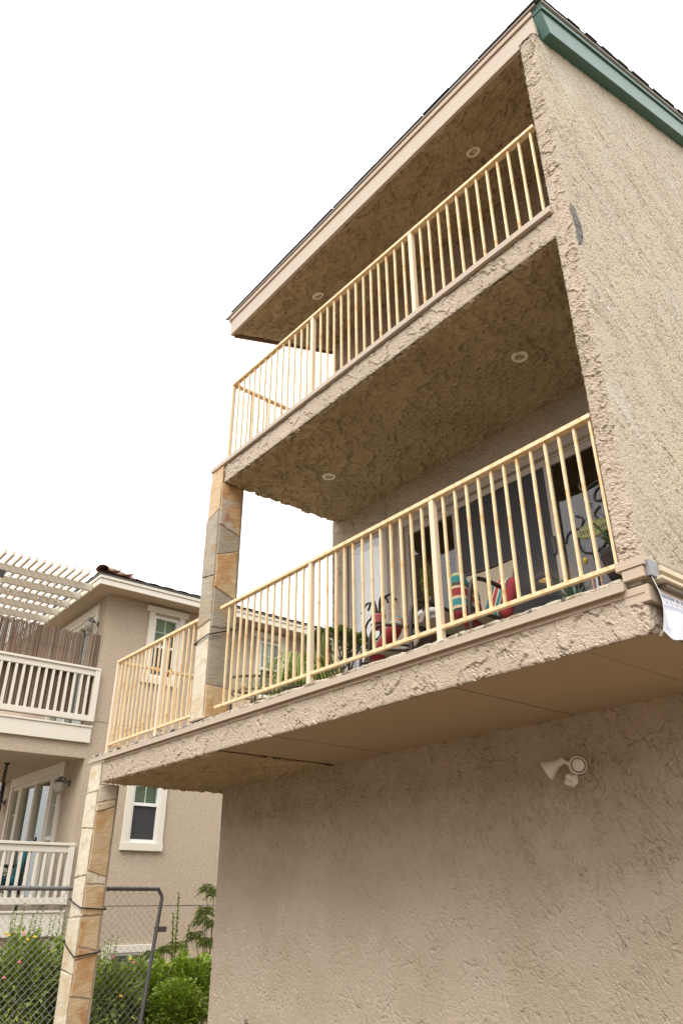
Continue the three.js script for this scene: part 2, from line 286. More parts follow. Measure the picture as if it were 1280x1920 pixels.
// wing wall at the end of the balconies
{
  const top = (z) => 7.54 + 0.3486 * (-3.33 - z);
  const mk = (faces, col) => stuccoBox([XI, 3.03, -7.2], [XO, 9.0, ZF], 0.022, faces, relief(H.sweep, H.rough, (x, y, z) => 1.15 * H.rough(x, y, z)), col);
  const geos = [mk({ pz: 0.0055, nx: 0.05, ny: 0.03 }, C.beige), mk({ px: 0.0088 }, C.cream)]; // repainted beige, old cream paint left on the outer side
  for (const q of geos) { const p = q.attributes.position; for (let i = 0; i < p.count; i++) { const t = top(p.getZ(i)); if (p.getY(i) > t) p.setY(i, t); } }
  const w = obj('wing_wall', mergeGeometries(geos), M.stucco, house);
  obj('wall', bx(XI + 0.01, XO - 0.02, 2.93, 9.5, -9.15, -7.15), M.panel, house);
  // grey patch of bare mortar on the corner
  obj('mortar_patch', gridGeo(20, 56, (u, v) => {
    const y = mix(5.24, 5.63, v), c = -3.375 - 0.045 * Math.sin(v * 3) * (1 - v * 0.3), wd = 0.052 * Math.pow(Math.sin(Math.PI * Math.min(1, v * 0.96 + 0.02)), 0.6) * (1 + 0.5 * n3(v * 7, 2, 3)), z = c + (0.5 - u) * 2 * wd * 0.9;
    const e = Math.min(1, 4 * u * (1 - u)) * Math.min(1, 9 * v * (1 - v));
    return [[XO + 0.002 + e * (0.010 + 0.008 * torn(z * 22, y * 22, 1, 3, 1, 0.8) + 0.004 * n3(y * 40, z * 40, 1)), y, z], [z, y], lerp3([0.13, 0.125, 0.115], [0.24, 0.225, 0.2], 0.5 + n3(y * 25, z * 25, 4))];
  }, false), M.stucco, w);
  // trim and flashing under the wing wall
  obj('ledge_board', bx(XI - 0.005, XO + 0.012, 2.985, 3.035, -3.45, -3.322, 0.004), M.boardTan, w);
  obj('ledge_board', bx(XI + 0.022, XO + 0.002, 2.925, 2.983, -3.45, -3.328, 0.004), M.boardTan, w);
  obj('flashing', bx(XO + 0.003, XO + 0.03, 2.925, 3.015, -3.43, -3.345, 0.004), std([0.25, 0.25, 0.26], 0.45, { metalness: 0.5 }), w);
  obj('flashing', bx(XO - 0.04, XO + 0.042, 2.968, 3.0, -7.2, -3.435, 0.004), M.boardCream, w);
  obj('flashing', bx(XO - 0.04, XO + 0.055, 2.915, 2.934, -7.2, -3.40, 0.003), M.boardCream, w);
  obj('flashing', bx(XO - 0.03, XO + 0.034, 2.889, 2.912, -7.2, -3.47, 0.003), std([0.2, 0.17, 0.13], 0.7), w);
  obj('corner_board', bx(XI, XO + 0.002, 2.80, 2.889, -7.2, -3.342, 0.004), M.boardTan, w);
}
// balcony rear walls, windows and glass door
function rearWall(y0, y1, holes) {
  const s = new THREE.Shape([[-6.12, y0], [XI, y0], [XI, y1], [-6.12, y1]].map((p) => new THREE.Vector2(...p)));
  for (const [a, b, c, d] of holes) s.holes.push(new THREE.Path([[a, c], [a, d], [b, d], [b, c]].map((p) => new THREE.Vector2(...p))));
  return boxUV(new THREE.ExtrudeGeometry(s, { depth: 0.1, bevelEnabled: false }).translate(0, 0, ZB - 0.112));
}
const DOOR = [-5.03, -2.56, 2.93, 5.0], WIN = [-5.90, -5.20, 3.1, 5.08];
{
  obj('wall', rearWall(2.93, 5.46, [DOOR, WIN]), M.panel, house);
  const rel = relief(H.rough, H.rough, H.plates);
  const wl = part('wall', house);
  const strip = (x0, x1, y0, y1, extra = {}) => obj('stucco_coat', stuccoBox([x0, y0, ZB - 0.06], [x1, y1, ZB], 0.008, { pz: 0.0095, ...extra }, rel, C.beige), M.stucco, wl);
  strip(-6.12, WIN[0], 2.93, 5.44, { nx: 0.02, px: 0.02 }); strip(WIN[0], WIN[1], WIN[3], 5.44, { ny: 0.02 }); strip(WIN[1], DOOR[0], 2.93, 5.44, { nx: 0.02, px: 0.02 }); strip(DOOR[0], DOOR[1], DOOR[3], 5.44, { ny: 0.02 }); strip(DOOR[1], XI, 2.93, 5.44);
  strip(WIN[0], WIN[1], 2.93, WIN[2]);
  const strip2 = (x0, x1, y0, y1, e = {}) => obj('stucco_coat', stuccoBox([x0, y0, ZB - 0.06], [x1, y1, ZB], 0.008, { pz: 0.012, ...e }, rel, C.beige), M.stucco, wl);
  strip2(-6.12, -5.92, 5.68, 8.16, { nx: 0.02, px: 0.03 }); strip2(-5.2, XI, 5.68, 8.16); strip2(-5.92, -5.2, 7.6, 8.16, { ny: 0.03 });
  obj('wall', rearWall(5.68, 8.3, [[-5.92, -5.2, 5.75, 7.6]]), M.panel, house);
  // rooms behind, so that the glass looks into something
  obj('room', [bx(-6.1, -6.0, 2.93, 9, -9, ZB - 0.12), bx(-6.1, XI, 2.93, 9.3, -9.1, -9), bx(-6.0, XI, 5.35, 5.45, -9, ZB - 0.12), bx(-6.0, XI, 2.932, 2.95, -9, ZB - 0.12)], M.room, house);
}
function windowUnit(parent, name, x0, x1, y0, y1, z, fr = 0.05) {
  const w = part(name, parent);
  obj('frame', [bx(x0, x0 + fr, y0, y1, z - 0.08, z, 0.004), bx(x1 - fr, x1, y0, y1, z - 0.08, z, 0.004), bx(x0 + fr, x1 - fr, y1 - fr, y1, z - 0.08, z - 0.002, 0.004), bx(x0 + fr, x1 - fr, y0, y0 + fr, z - 0.08, z - 0.002, 0.004)], M.frame, w);
  return w;
}
{
  const [x0, x1, y0, y1] = WIN, w = windowUnit(house, 'window', x0, x1, y0, y1, ZB + 0.004, 0.045);
  obj('sash', [bx(x0 + 0.05, x0 + 0.085, y0 + 0.05, y1 - 0.05, ZB - 0.06, ZB - 0.02, 0.003), bx(x1 - 0.085, x1 - 0.05, y0 + 0.05, y1 - 0.05, ZB - 0.06, ZB - 0.02, 0.003), bx(x0 + 0.085, x1 - 0.085, y1 - 0.085, y1 - 0.05, ZB - 0.06, ZB - 0.022, 0.003)], M.frame, w);
  obj('pane', bx(x0 + 0.085, x1 - 0.085, y0 + 0.05, y1 - 0.085, ZB - 0.046, ZB - 0.042), M.glass, w);
  obj('pane', bx(x0 + 0.085, x1 - 0.085, y0 + 0.05, y1 - 0.085, ZB - 0.032, ZB - 0.028), M.glass, w);
  for (let i = 0; i < 6; i++) obj('blind_slat', at(bx(-0.055, 0.055, y0, y1 - 0.12, -0.001, 0.001), x0 + 0.1 + i * 0.1, 0, ZB - 0.14, 0.25), std([0.74, 0.76, 0.76], 0.7), w);
  const w2 = windowUnit(house, 'window', -5.92, -5.2, 5.75, 7.6, ZB + 0.004, 0.045);
  obj('pane', bx(-5.87, -5.25, 5.8, 7.555, ZB - 0.05, ZB - 0.046), M.glass, w2);
}
{
  const [x0, x1, y0, y1] = DOOR, d = windowUnit(house, 'sliding_door', x0, x1, y0, y1, ZB + 0.006, 0.06);
  obj('head_track', [bx(x0 + 0.06, x1 - 0.06, y1 - 0.1, y1 - 0.06, ZB - 0.07, ZB - 0.03, 0.002), bx(x0 + 0.06, x1 - 0.06, y1 - 0.075, y1 - 0.058, ZB - 0.03, ZB + 0.012, 0.002)], M.frame, d);
  const leaf = (a, b, z, st = 0.055) => obj('door_leaf', [bx(a, a + st, y0, y1 - 0.1, z - 0.03, z, 0.003), bx(b - st, b, y0, y1 - 0.1, z - 0.03, z, 0.003), bx(a + st, b - st, y1 - 0.16, y1 - 0.1, z - 0.028, z - 0.002, 0.003), bx(a + st, b - st, y0, y0 + 0.09, z - 0.028, z - 0.002, 0.003)], M.frame, d);
  const L = [[x0 + 0.06, -4.22, ZB - 0.04], [-4.26, -3.17, ZB - 0.075], [-3.2, x1 - 0.06, ZB - 0.04]];
  for (const [a, b, z] of L) {
    leaf(a, b, z);
    for (const q of [0.016]) obj('pane', bx(a + 0.05, b - 0.05, y0 + 0.08, y1 - 0.15, z - q - 0.003, z - q), M.glass, d);
  }
  // insect screen with its handle, pulled across the middle
  leaf(-4.27, -3.15, ZB - 0.005, 0.04);
  obj('insect_screen', bx(-4.235, -3.185, y0 + 0.08, y1 - 0.15, ZB - 0.019, ZB - 0.017), M.screen, d);
  obj('handle', bx(-3.205, -3.165, 4.0, 4.16, ZB - 0.004, ZB + 0.014, 0.008), M.darkFrame, d);
}
// roof
{
  const roof = part('roof', house), k = 0.3486, ang = Math.atan(k), cosA = Math.cos(ang);
  const sl = (x0, x1, d0, d1, h0, h1, r = 0) => { const g = bx(x0, x1, h0, h1, -d1, -d0, r); g.rotateX(ang); g.translate(0, 7.58, -3.40); return g; }; // d = run up the slope, h = above the soffit
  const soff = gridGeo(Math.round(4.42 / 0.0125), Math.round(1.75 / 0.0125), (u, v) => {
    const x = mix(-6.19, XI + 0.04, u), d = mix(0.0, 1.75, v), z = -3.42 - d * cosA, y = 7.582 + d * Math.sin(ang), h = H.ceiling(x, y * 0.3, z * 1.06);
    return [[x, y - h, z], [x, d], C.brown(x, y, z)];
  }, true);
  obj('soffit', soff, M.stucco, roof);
  obj('deck_board', sl(-6.24, -1.72, 0.12, 6, 0.03, 0.25), M.panel, roof);
  obj('eave_fascia', bx(-6.26, -1.695, 7.58, 7.80, -3.425, -3.385, 0.004), std([0.48, 0.40, 0.32], 0.7, { bumpMap: grainTex, bumpScale: 0.001 }), roof);
  obj('eave_trim', bx(-6.30, -1.69, 7.803, 7.858, -3.43, -3.368, 0.004), M.boardTan, roof);
  obj('rake_board', [sl(-6.265, -6.245, 0.04, 6, -0.02, 0.25, 0.003)], std([0.33, 0.2, 0.15], 0.7), roof);
  obj('rake_board', [sl(-1.712, -1.615, 0.06, 6, -0.035, 0.200, 0.006)], M.green, roof);
  obj('rake_trim', [sl(-1.71, -1.598, 0.06, 6, 0.206, 0.240, 0.004)], M.green, roof);
  obj('rake_trim', [sl(-1.71, -1.603, 0.07, 6, 0.246, 0.270, 0.003)], M.greenDark, roof);
  obj('drip_edge', [sl(-1.72, -1.585, 0.08, 6, 0.277, 0.290, 0.002)], std([0.42, 0.40, 0.38], 0.5), roof);
  obj('drip_edge', [bx(-6.32, -1.64, 7.863, 7.878, -3.44, -3.355, 0.002)], std([0.36, 0.30, 0.25], 0.5), roof);
  obj('starter_strip', sl(-6.36, -1.59, 0.055, 6, 0.296, 0.303), M.shingle[0], roof);
  const r = rng(12), tabs = [0, 1].map(() => bx(-0.165, 0.165, 0, 0.011, -0.19, 0, 0.003));
  for (let row = 0; row < 21; row++) for (let c = 0; c < 14; c++) { // asphalt tabs, each course lapping the one below
    const x = -1.742 + (r() - 0.5) * 0.016 - c * 0.332 - (row % 2) * 0.166;
    const m = obj('shingle', tabs[(row + c) % 2], M.shingle[(row * 7 + c * 3) % 5 < 2 ? 1 : 0], roof);
    const d = row * 0.145 + 0.058 + (r() - 0.5) * 0.012, h = 0.304 + 0.010 + (r()) * 0.004;
    if (row % 2 && c === 0) { const q = obj('shingle', tabs[1], M.shingle[row % 2], roof); q.scale.x = 0.5; q.position.set(-1.658 + (r() - 0.5) * 0.014, 7.58 + d * Math.sin(ang) + (h + 0.001) * cosA, -3.40 - d * cosA + h * Math.sin(ang)); q.rotation.x = ang - 0.04; }
    m.position.set(x, 7.58 + d * Math.sin(ang) + h * cosA, -3.40 - d * cosA + h * Math.sin(ang)); m.rotation.x = ang - 0.04;
  }
}
// railings: rails, posts and every picket
function railing(pts, yT0, yT1, yB, postsAt, first, pitch, o = {}) { // straight run from pts[0] to pts[1] (x,z)
  const R = part('balcony_railing', house), [[xa, za], [xb, zb]] = pts, L = Math.hypot(xb - xa, zb - za), dir = [(xb - xa) / L, (zb - za) / L], turn = Math.atan2(-dir[1], dir[0]);
  const P = (s) => [xa + dir[0] * s, za + dir[1] * s], top = (s) => mix(yT0, yT1, s / L);
  const tr = new RoundedBoxGeometry(Math.hypot(L, yT1 - yT0), 0.032, 0.05, 1, 0.004); boxUV(tr);
  const t = obj('top_rail', tr, M.rail, R); { const [x, z] = P(L / 2); t.position.set(x, (yT0 + yT1) / 2 - 0.016, z); t.rotation.set(0, turn, Math.atan2(yT1 - yT0, L), 'YXZ'); }
  if (!o.noBottom) { const b = obj('bottom_rail', boxUV(new RoundedBoxGeometry(L, 0.026, 0.03, 1, 0.003)), M.rail, R); const [x, z] = P(L / 2); b.position.set(x, yB, z); b.rotation.y = turn; }
  const y0 = o.noBottom ? o.base : yB;
  const variants = [0, 1, 2, 3, 4].map((i) => { const g = new THREE.BoxGeometry(0.0165, yT0 - y0 + 0.0, 0.0165); boxUV(g); const uv = g.attributes.uv; for (let q = 0; q < uv.count; q++) uv.setXY(q, uv.getX(q) + i * 0.37, uv.getY(q) + i * 0.29); return g; });
  const r = rng(Math.round(L * 1000));
  for (let s = first, i = 0; s < L - 0.012; s += pitch, i++) {
    if (postsAt.some((q) => Math.abs(q - s) < pitch * 0.45)) continue;
    const [x, z] = P(s + (r() - 0.5) * 0.006), m = obj('picket', variants[Math.floor(r() * 5)], M.rail, R);
    m.position.set(x, (y0 + top(s) - 0.03) / 2, z); m.scale.y = (top(s) - 0.03 - y0) / (yT0 - y0); m.rotation.set((r() - 0.5) * 0.006, turn, (r() - 0.5) * 0.006);
  }
  for (const s of postsAt) {
    const [x, z] = P(s), b = o.base ?? YD1 + 0.02, h = top(s) - 0.03 - b, p = obj('post', bx(-0.021, 0.021, 0, h, -0.021, 0.021, 0.003), M.railPost, R); p.position.set(x, b, z); p.rotation.y = turn;
    if (!o.noFoot) { const f = obj('post_foot', at(new THREE.CylinderGeometry(0.031, 0.052, 0.045, 4, 1), 0, 0, 0, Math.PI / 4), M.railPost, R); f.position.set(x, b + 0.0, z); f.rotation.y = turn; }
  }
  return R;
}
const ZR = -3.385;
railing([[-8.29, ZR], [-6.30, ZR]], 4.006, 4.006, 3.045, [0.02, 1.19], 0.115, 0.1055);
railing([[-5.955, ZR], [-1.845, ZR]], 4.006, 4.004, 3.045, [1.42, 2.815], 0.137, 0.1069);
railing([[-8.27, ZR - 0.03], [-8.27, -7.4]], 4.0, 4.0, 3.045, [1.45, 2.9], 0.09, 0.1055);
railing([[-6.085, ZR], [-1.855, ZR]], 6.725, 6.62, 0, [0.022, 1.512, 2.908], 0.039, 0.1063, { noBottom: true, base: YD2 + 0.02, noFoot: true });
railing([[-6.04, ZR - 0.03], [-6.04, ZB - 0.0]], 6.71, 6.71, 0, [], 0.09, 0.1055, { noBottom: true, base: YD2, noFoot: true });

// stone clad columns
function slabStone(w, h, cut, seed, depth) { // a flat stone with broken edges; (0,0) is its lower corner, cut slants the top and bottom joint
  const r = rng(seed), pts = [], n = 5, j = () => (r() - 0.5) * 0.014;
  for (let i = 0; i <= n; i++) pts.push([w * i / n, cut[0] * (i / n) + (i % n ? j() : 0)]);
  const m = Math.max(3, Math.round(h / 0.08));
  for (let i = 1; i < m; i++) pts.push([w + j() * 0.5 - 0.004, cut[0] + (h + cut[1] - cut[0]) * i / m]);
  for (let i = n; i >= 0; i--) pts.push([w * i / n, h + cut[1] * (i / n) + (i % n ? j() : 0)]);
  for (let i = m - 1; i > 0; i--) pts.push([j() * 0.5 + 0.004, h * i / m]);
  const s = new THREE.Shape(pts.map((p) => new THREE.Vector2(...p)));
  const g = new THREE.ExtrudeGeometry(s, { depth, bevelEnabled: true, bevelThickness: 0.008, bevelSize: 0.007, bevelOffset: -0.007, bevelSegments: 1, curveSegments: 1 });
  const uv = g.attributes.uv, p = g.attributes.position; for (let i = 0; i < uv.count; i++) uv.setXY(i, p.getX(i) / 0.8 + seed * 0.31, p.getY(i) / 0.8 + seed * 0.17);
  return toCreasedNormals(g, 0.6);
}
function column(x0, x1, y0, y1, z0, z1, frontTop, stones) {
  const col = part('stone_column', house);
  obj('mortar_core', bx(x0 + 0.004, x1 - 0.004, y0, y1, z0, z1 - 0.004), M.mortar, col);
  let seed = Math.round(-x0 * 100);
  for (const face of ['front', 'side']) {
    const W = face === 'front' ? x1 - x0 : z1 - z0 - 0.0; let y = y0 + 0.004, slant = 0;
    const list = stones[face], H_ = (face === 'front' ? frontTop : y1) - y0 - 0.008;
    list.forEach(([frac, mat, cut], i) => {
      const h = H_ * frac, last = i === list.length - 1, c1 = last ? 0 : cut, m = obj('stone', slabStone(W - (face === 'front' ? 0.004 : 0.03), h - 0.011, [slant, c1], ++seed, 0.006 + 0.012 * ((seed * 7) % 5) / 5), stoneM[mat], col);
      if (face === 'front') m.position.set(x0 + 0.002, y, z1 - 0.014); else { m.rotation.y = Math.PI / 2; m.position.set(x1 - 0.014, y, z1 - 0.012); }
      m.rotation.z = 0.012 * Math.sin(seed * 3.7); m.rotation.x = 0.008 * Math.sin(seed * 5.1); slant = c1; y += h;
    });
  }
  return col;
}
column(-8.56, -8.26, 0, 2.63, -3.575, -3.335, 2.872, {
  front: [[0.14, 1, 0.02], [0.17, 1, -0.02], [0.16, 1, 0.015], [0.13, 1, 0.02], [0.17, 1, -0.02], [0.12, 1, 0.01], [0.11, 1, 0]],
  side: [[0.10, 0, 0.03], [0.16, 0, -0.03], [0.115, 0, 0.05], [0.045, 3, -0.05], [0.10, 0, 0.01], [0.11, 0, 0.0], [0.05, 1, -0.06], [0.215, 0, 0.07], [0.035, 1, 0.05], [0.07, 1, 0]],
});
column(-6.29, -6.05, 2.955, 5.42, -3.595, -3.315, 5.622, {
  front: [[0.34, 1, 0.03], [0.2, 2, -0.04], [0.24, 2, 0.06], [0.22, 0, 0]],
  side: [[0.13, 0, -0.02], [0.22, 2, 0.03], [0.17, 2, -0.1], [0.14, 0, 0.1], [0.14, 2, -0.08], [0.20, 3, 0]],
});
console.log('house built');

// ================================================================ NEIGHBOUR'S HOUSE
const NX = -12.33, NZ = -4.69;
const SANDA = [0.65, 0.53, 0.395], SANDB = [0.72, 0.59, 0.455];
const sandCol = (x, y, z) => lerp3(SANDA, SANDB, ss(-0.5, 0.5, n3(x * 0.8 + 4, y * 0.8, z * 0.8) + 0.4 * n3(x * 4, y * 4, z * 4)));
function sand(g) { const p = g.attributes.position, c = new Float32Array(p.count * 3); for (let i = 0; i < p.count; i++) c.set(sandCol(p.getX(i), p.getY(i), p.getZ(i)), i * 3); g.setAttribute('color', new THREE.BufferAttribute(c, 3)); return g; }
function wallWithHoles(w, y0, y1, holes, depth) { // in the x-y plane, 0..w along x
  const s = new THREE.Shape([[0, y0], [w, y0], [w, y1], [0, y1]].map((p) => new THREE.Vector2(...p)));
  for (const [a, b, c, d] of holes) s.holes.push(new THREE.Path([[a, c], [a, d], [b, d], [b, c]].map((p) => new THREE.Vector2(...p))));
  return new THREE.ExtrudeGeometry(s, { depth, bevelEnabled: false });
}
const nb = thing('neighbour_house', 'sand stucco house with white window trim, tile roof and white balconies', 'house');
// window wall (faces +x): local x runs from the corner away along -z
const WINS = [[5.60 - 4.69, 6.10 - 4.69, 5.06, 6.19], [7.93 - 4.69, 8.43 - 4.69, 5.06, 6.18], [5.58 - 4.69, 6.08 - 4.69, 2.35, 3.5], [5.50 - 4.69, 6.15 - 4.69, 0.25, 0.80]];
{
  const w = wallWithHoles(9, 0, 6.40, WINS, 0.16); w.rotateY(Math.PI / 2); w.translate(NX - 0.16, 0, NZ - 0.002);
  obj('wall', sand(boxUV(w)), M.sand, nb);
  const DUP = [0.46, 2.1, 4.15, 6.12], DLO = [0.84, 3.4, 1.45, 3.45]; // door openings, measured from the corner along -x
  const b = wallWithHoles(8, 1.2, 6.40, [DUP, DLO], 0.16); b.rotateY(Math.PI); b.translate(NX - 0.002, 0, NZ); obj('wall', sand(boxUV(b)), M.sand, nb);
  obj('room', [bx(NX - 3.9, NX - 3.8, 0, 6.4, NZ - 4.5, NZ - 0.2), bx(NX - 3.8, NX - 0.17, 3.7, 3.85, NZ - 4.5, NZ - 0.17), bx(NX - 3.8, NX - 0.17, 1.2, 1.4, NZ - 4.5, NZ - 0.17), bx(NX - 3.9, NX - 0.17, 0, 6.4, NZ - 4.6, NZ - 4.5), bx(NX - 3.9, NX - 0.17, 6.3, 6.38, NZ - 4.6, NZ - 0.17)], M.room, nb);
  obj('control_joint', [bx(NX - 0.002, NX + 0.003, 1.43, 1.437, NZ - 9, NZ), bx(NX - 0.002, NX + 0.003, 4.15, 4.157, NZ - 9, NZ)], M.darkFrame, nb);
}
function nbWindow([a, b, y0, y1], headed, low) { // sash window on the +x wall
  const w = part('window', nb, [NX, 0, NZ]), z0 = -b, z1 = -a, ym = mix(y0, y1, low ? 0.5 : 0.5);
  if (headed) obj('head_trim', bx(-0.01, 0.055, y1 + 0.05, y1 + 0.165, z0 - 0.17, z1 + 0.17, 0.006), M.boardWhite, w);
  else obj('head_trim', bx(-0.01, 0.04, y1, y1 + 0.1, z0 - 0.1, z1 + 0.1, 0.005), M.boardWhite, w);
  for (const [p, q] of [[z0 - 0.11, z0], [z1, z1 + 0.11]]) obj('side_trim', bx(-0.01, 0.038, y0 - 0.01, y1 + (headed ? 0.05 : 0), p, q, 0.005), M.boardWhite, w);
  obj('sill', bx(-0.01, 0.05, y0 - 0.13, y0 - 0.01, z0 - 0.12, z1 + 0.12, 0.006), M.boardWhite, w);
  obj('frame', [bx(-0.09, 0.012, y0 - 0.008, y1, z0 + 0.001, z0 + 0.04, 0.003), bx(-0.09, 0.012, y0 - 0.008, y1, z1 - 0.04, z1 - 0.001, 0.003), bx(-0.09, 0.012, y1 - 0.04, y1 - 0.001, z0 + 0.04, z1 - 0.04, 0.003), bx(-0.09, 0.012, y0 - 0.008, y0 + 0.04, z0 + 0.04, z1 - 0.04, 0.003), bx(-0.07, 0.005, ym - 0.025, ym + 0.025, z0 + 0.04, z1 - 0.04, 0.003)], M.vinyl, w);
  obj('muntin', [bx(-0.045, -0.036, ym + 0.02, y1 - 0.03, (z0 + z1) / 2 - 0.008, (z0 + z1) / 2 + 0.008), bx(-0.046, -0.037, (ym + y1) / 2 - 0.008, (ym + y1) / 2 + 0.008, z0 + 0.03, z1 - 0.03)], M.vinyl, w);
  obj('pane', bx(-0.034, -0.030, ym, y1 - 0.03, z0 + 0.03, z1 - 0.03), M.tint, w);
  obj('pane', bx(-0.060, -0.056, y0 + 0.03, ym, z0 + 0.03, z1 - 0.03), M.tint, w);
  obj('insect_screen', bx(-0.026, -0.024, y0 + 0.03, ym - 0.01, z0 + 0.035, z1 - 0.035), M.screen, w);
  const sl = []; for (let y = y0 + 0.03; y < y1; y += 0.032) sl.push(at(bx(-0.016, 0.016, -0.001, 0.001, z0 + 0.02, z1 - 0.02), -0.13, y, 0, 0, 0, 0.75));
  const bl = obj('blind', sl, std([0.60, 0.64, 0.54], 0.7), w);
  return w;
}
nbWindow(WINS[0], true); nbWindow(WINS[1], true); nbWindow(WINS[2], false); nbWindow(WINS[3], false);
function nbDoor(a, b, y0, y1, side) { // glass door with sidelights on the +z wall; a, b from the corner along -x
  const d = part('glass_door', nb, [NX, 0, NZ]), x0 = -b, x1 = -a, z = 0.0;
  obj('head_trim', bx(x0 - 0.14, x1 + 0.14, y1, y1 + 0.17, -0.02, 0.045, 0.005), M.boardWhite, d);
  for (const [p, q] of [[x0 - 0.12, x0], [x1, x1 + 0.12]]) obj('side_trim', bx(p, q, y0, y1, -0.02, 0.038, 0.004), M.boardWhite, d);
  const fr = [], panes = [], cuts = side ? [x0, x0 + 0.42, (x0 + x1) / 2, x1 - 0.42, x1] : [x0, (x0 + x1) / 2, x1];
  cuts.forEach((c, i) => { const wd = side && (i === 1 || i === 3) ? 0.09 : 0.045; fr.push(bx(Math.max(x0 + 0.002, c - wd), Math.min(x1 - 0.002, c + wd), y0, y1 - 0.004, -0.1, 0.014, 0.004)); });
  fr.push(bx(x0 + 0.01, x1 - 0.01, y1 - 0.07, y1 - 0.003, -0.098, 0.011, 0.003));
  obj('frame', fr, M.boardWhite, d);
  for (let i = 0; i + 1 < cuts.length; i++) obj('pane', bx(cuts[i] + 0.045, cuts[i + 1] - 0.045, y0, y1 - 0.06, -0.05 - (i % 2) * 0.01, -0.046 - (i % 2) * 0.01), M.tint, d);
  if (side) obj('sash_rail', [0, 3].map((i) => bx(cuts[i] + 0.045, cuts[i + 1] - 0.045, mix(y0, y1, 0.47), mix(y0, y1, 0.5), -0.07, 0.006, 0.003)), M.vinyl, d);
  if (side) obj('muntin', [0, 3].flatMap((i) => [bx((cuts[i] + cuts[i + 1]) / 2 - 0.008, (cuts[i] + cuts[i + 1]) / 2 + 0.008, mix(y0, y1, 0.5), y1 - 0.06, -0.044, -0.036), bx(cuts[i] + 0.045, cuts[i + 1] - 0.045, mix(y0, y1, 0.74), mix(y0, y1, 0.75), -0.045, -0.037)]), M.vinyl, d);
}
nbDoor(0.46, 2.1, 4.15, 6.12, false); nbDoor(0.90, 3.40, 1.45, 3.45, true);
// eaves and tile roof
{
  const ex = NX + 0.40, ez = NZ + 0.35, roof = part('roof', nb);
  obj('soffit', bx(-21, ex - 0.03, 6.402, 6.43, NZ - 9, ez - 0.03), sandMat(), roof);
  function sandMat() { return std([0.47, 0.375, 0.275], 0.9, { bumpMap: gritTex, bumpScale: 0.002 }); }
  obj('eave_fascia', [bx(ex - 0.03, ex, 6.395, 6.50, NZ - 9, ez, 0.003), bx(ex - 0.03, ex + 0.018, 6.503, 6.56, NZ - 9, ez + 0.018, 0.003)], M.boardWhite, roof);
  obj('eave_fascia', [bx(-21, ex - 0.031, 6.395, 6.50, ez - 0.03, ez, 0.003), bx(-21, ex - 0.031, 6.503, 6.56, ez - 0.03, ez + 0.018, 0.003)], M.boardWhite, roof);
  obj('drip_edge', [bx(ex - 0.06, ex + 0.03, 6.563, 6.585, NZ - 9, ez + 0.03), bx(-21, ex - 0.061, 6.563, 6.585, ez - 0.06, ez + 0.03)], M.darkFrame, roof);
  const s = 0.33, ridge = 3.4, A = [ex + 0.02, 6.588, ez + 0.02], B = [ex - ridge, 6.588 + ridge * s, ez - ridge];
  const tri = (...v) => { const g = new THREE.BufferGeometry(); g.setAttribute('position', new THREE.BufferAttribute(new Float32Array(v.flat()), 3)); g.computeVertexNormals(); g.setAttribute('uv', new THREE.BufferAttribute(new Float32Array(v.length * 2), 2)); return g; };
  obj('underlay', tri(A, [ex + 0.02, 6.588, NZ - 9], B, B, [ex + 0.02, 6.588, NZ - 9], [B[0], B[1], NZ - 9], A, B, [-21, 6.588, ez + 0.02], B, [-21, B[1], B[2]], [-21, 6.588, ez + 0.02]), std([0.2, 0.12, 0.09], 0.9, { side: THREE.DoubleSide }), roof);
  const tileM = [[0.30, 0.17, 0.125], [0.35, 0.21, 0.155], [0.26, 0.155, 0.12], [0.33, 0.23, 0.18]].map((c) => std(c, 0.85, { bumpMap: gritTex, bumpScale: 0.003 }));
  // curved pan tiles near the eave, lapped uphill
  const tg = gridGeo(8, 2, (u, v) => [[(u - 0.5) * 0.30, 0.014 * Math.sin(u * Math.PI) + 0.010 * (1 - v), -v * 0.42], [u, v], [1, 1, 1]], false); tg.deleteAttribute('color');
  const th = gridGeo(8, 2, (u, v) => [[Math.cos(Math.PI * (1 - u)) * 0.12, Math.sin(Math.PI * u) * 0.10 + 0.02 * (1 - v), -v * 0.42], [u, v], [1, 1, 1]], false); th.deleteAttribute('color');
  const r = rng(91), ang = Math.atan(s);
  for (let i = 0; i < 24; i++) for (let j = 0; j < 3; j++) { // slope facing +x
    const z = ez - 0.12 - i * 0.29, d = j * 0.36 - 0.02; if (d > (ez - z)) continue;
    const m = obj('roof_tile', tg, tileM[Math.floor(r() * 4)], roof); m.position.set(ex + 0.01 - d, 6.60 + d * s, z); m.rotation.set(0, Math.PI / 2, 0); m.rotateX(ang);
  }
  for (let i = 0; i < 14; i++) for (let j = 0; j < 3; j++) { // slope facing +z
    const x = ex - 0.12 - i * 0.29, d = j * 0.36 - 0.02; if (d > ex - x) continue;
    const m = obj('roof_tile', tg, tileM[Math.floor(r() * 4)], roof); m.position.set(x, 6.60 + d * s, ez + 0.01 - d); m.rotation.set(ang, 0, 0);
  }
  for (let i = 0; i < 10; i++) { // hip caps
    const d = i * 0.27, m = obj('hip_tile', th, tileM[Math.floor(r() * 4)], roof); m.position.set(ex - d, 6.62 + d * s, ez - d); m.rotation.set(0, Math.PI / 4, 0); m.rotateX(Math.atan(s / Math.SQRT2));
  }
}
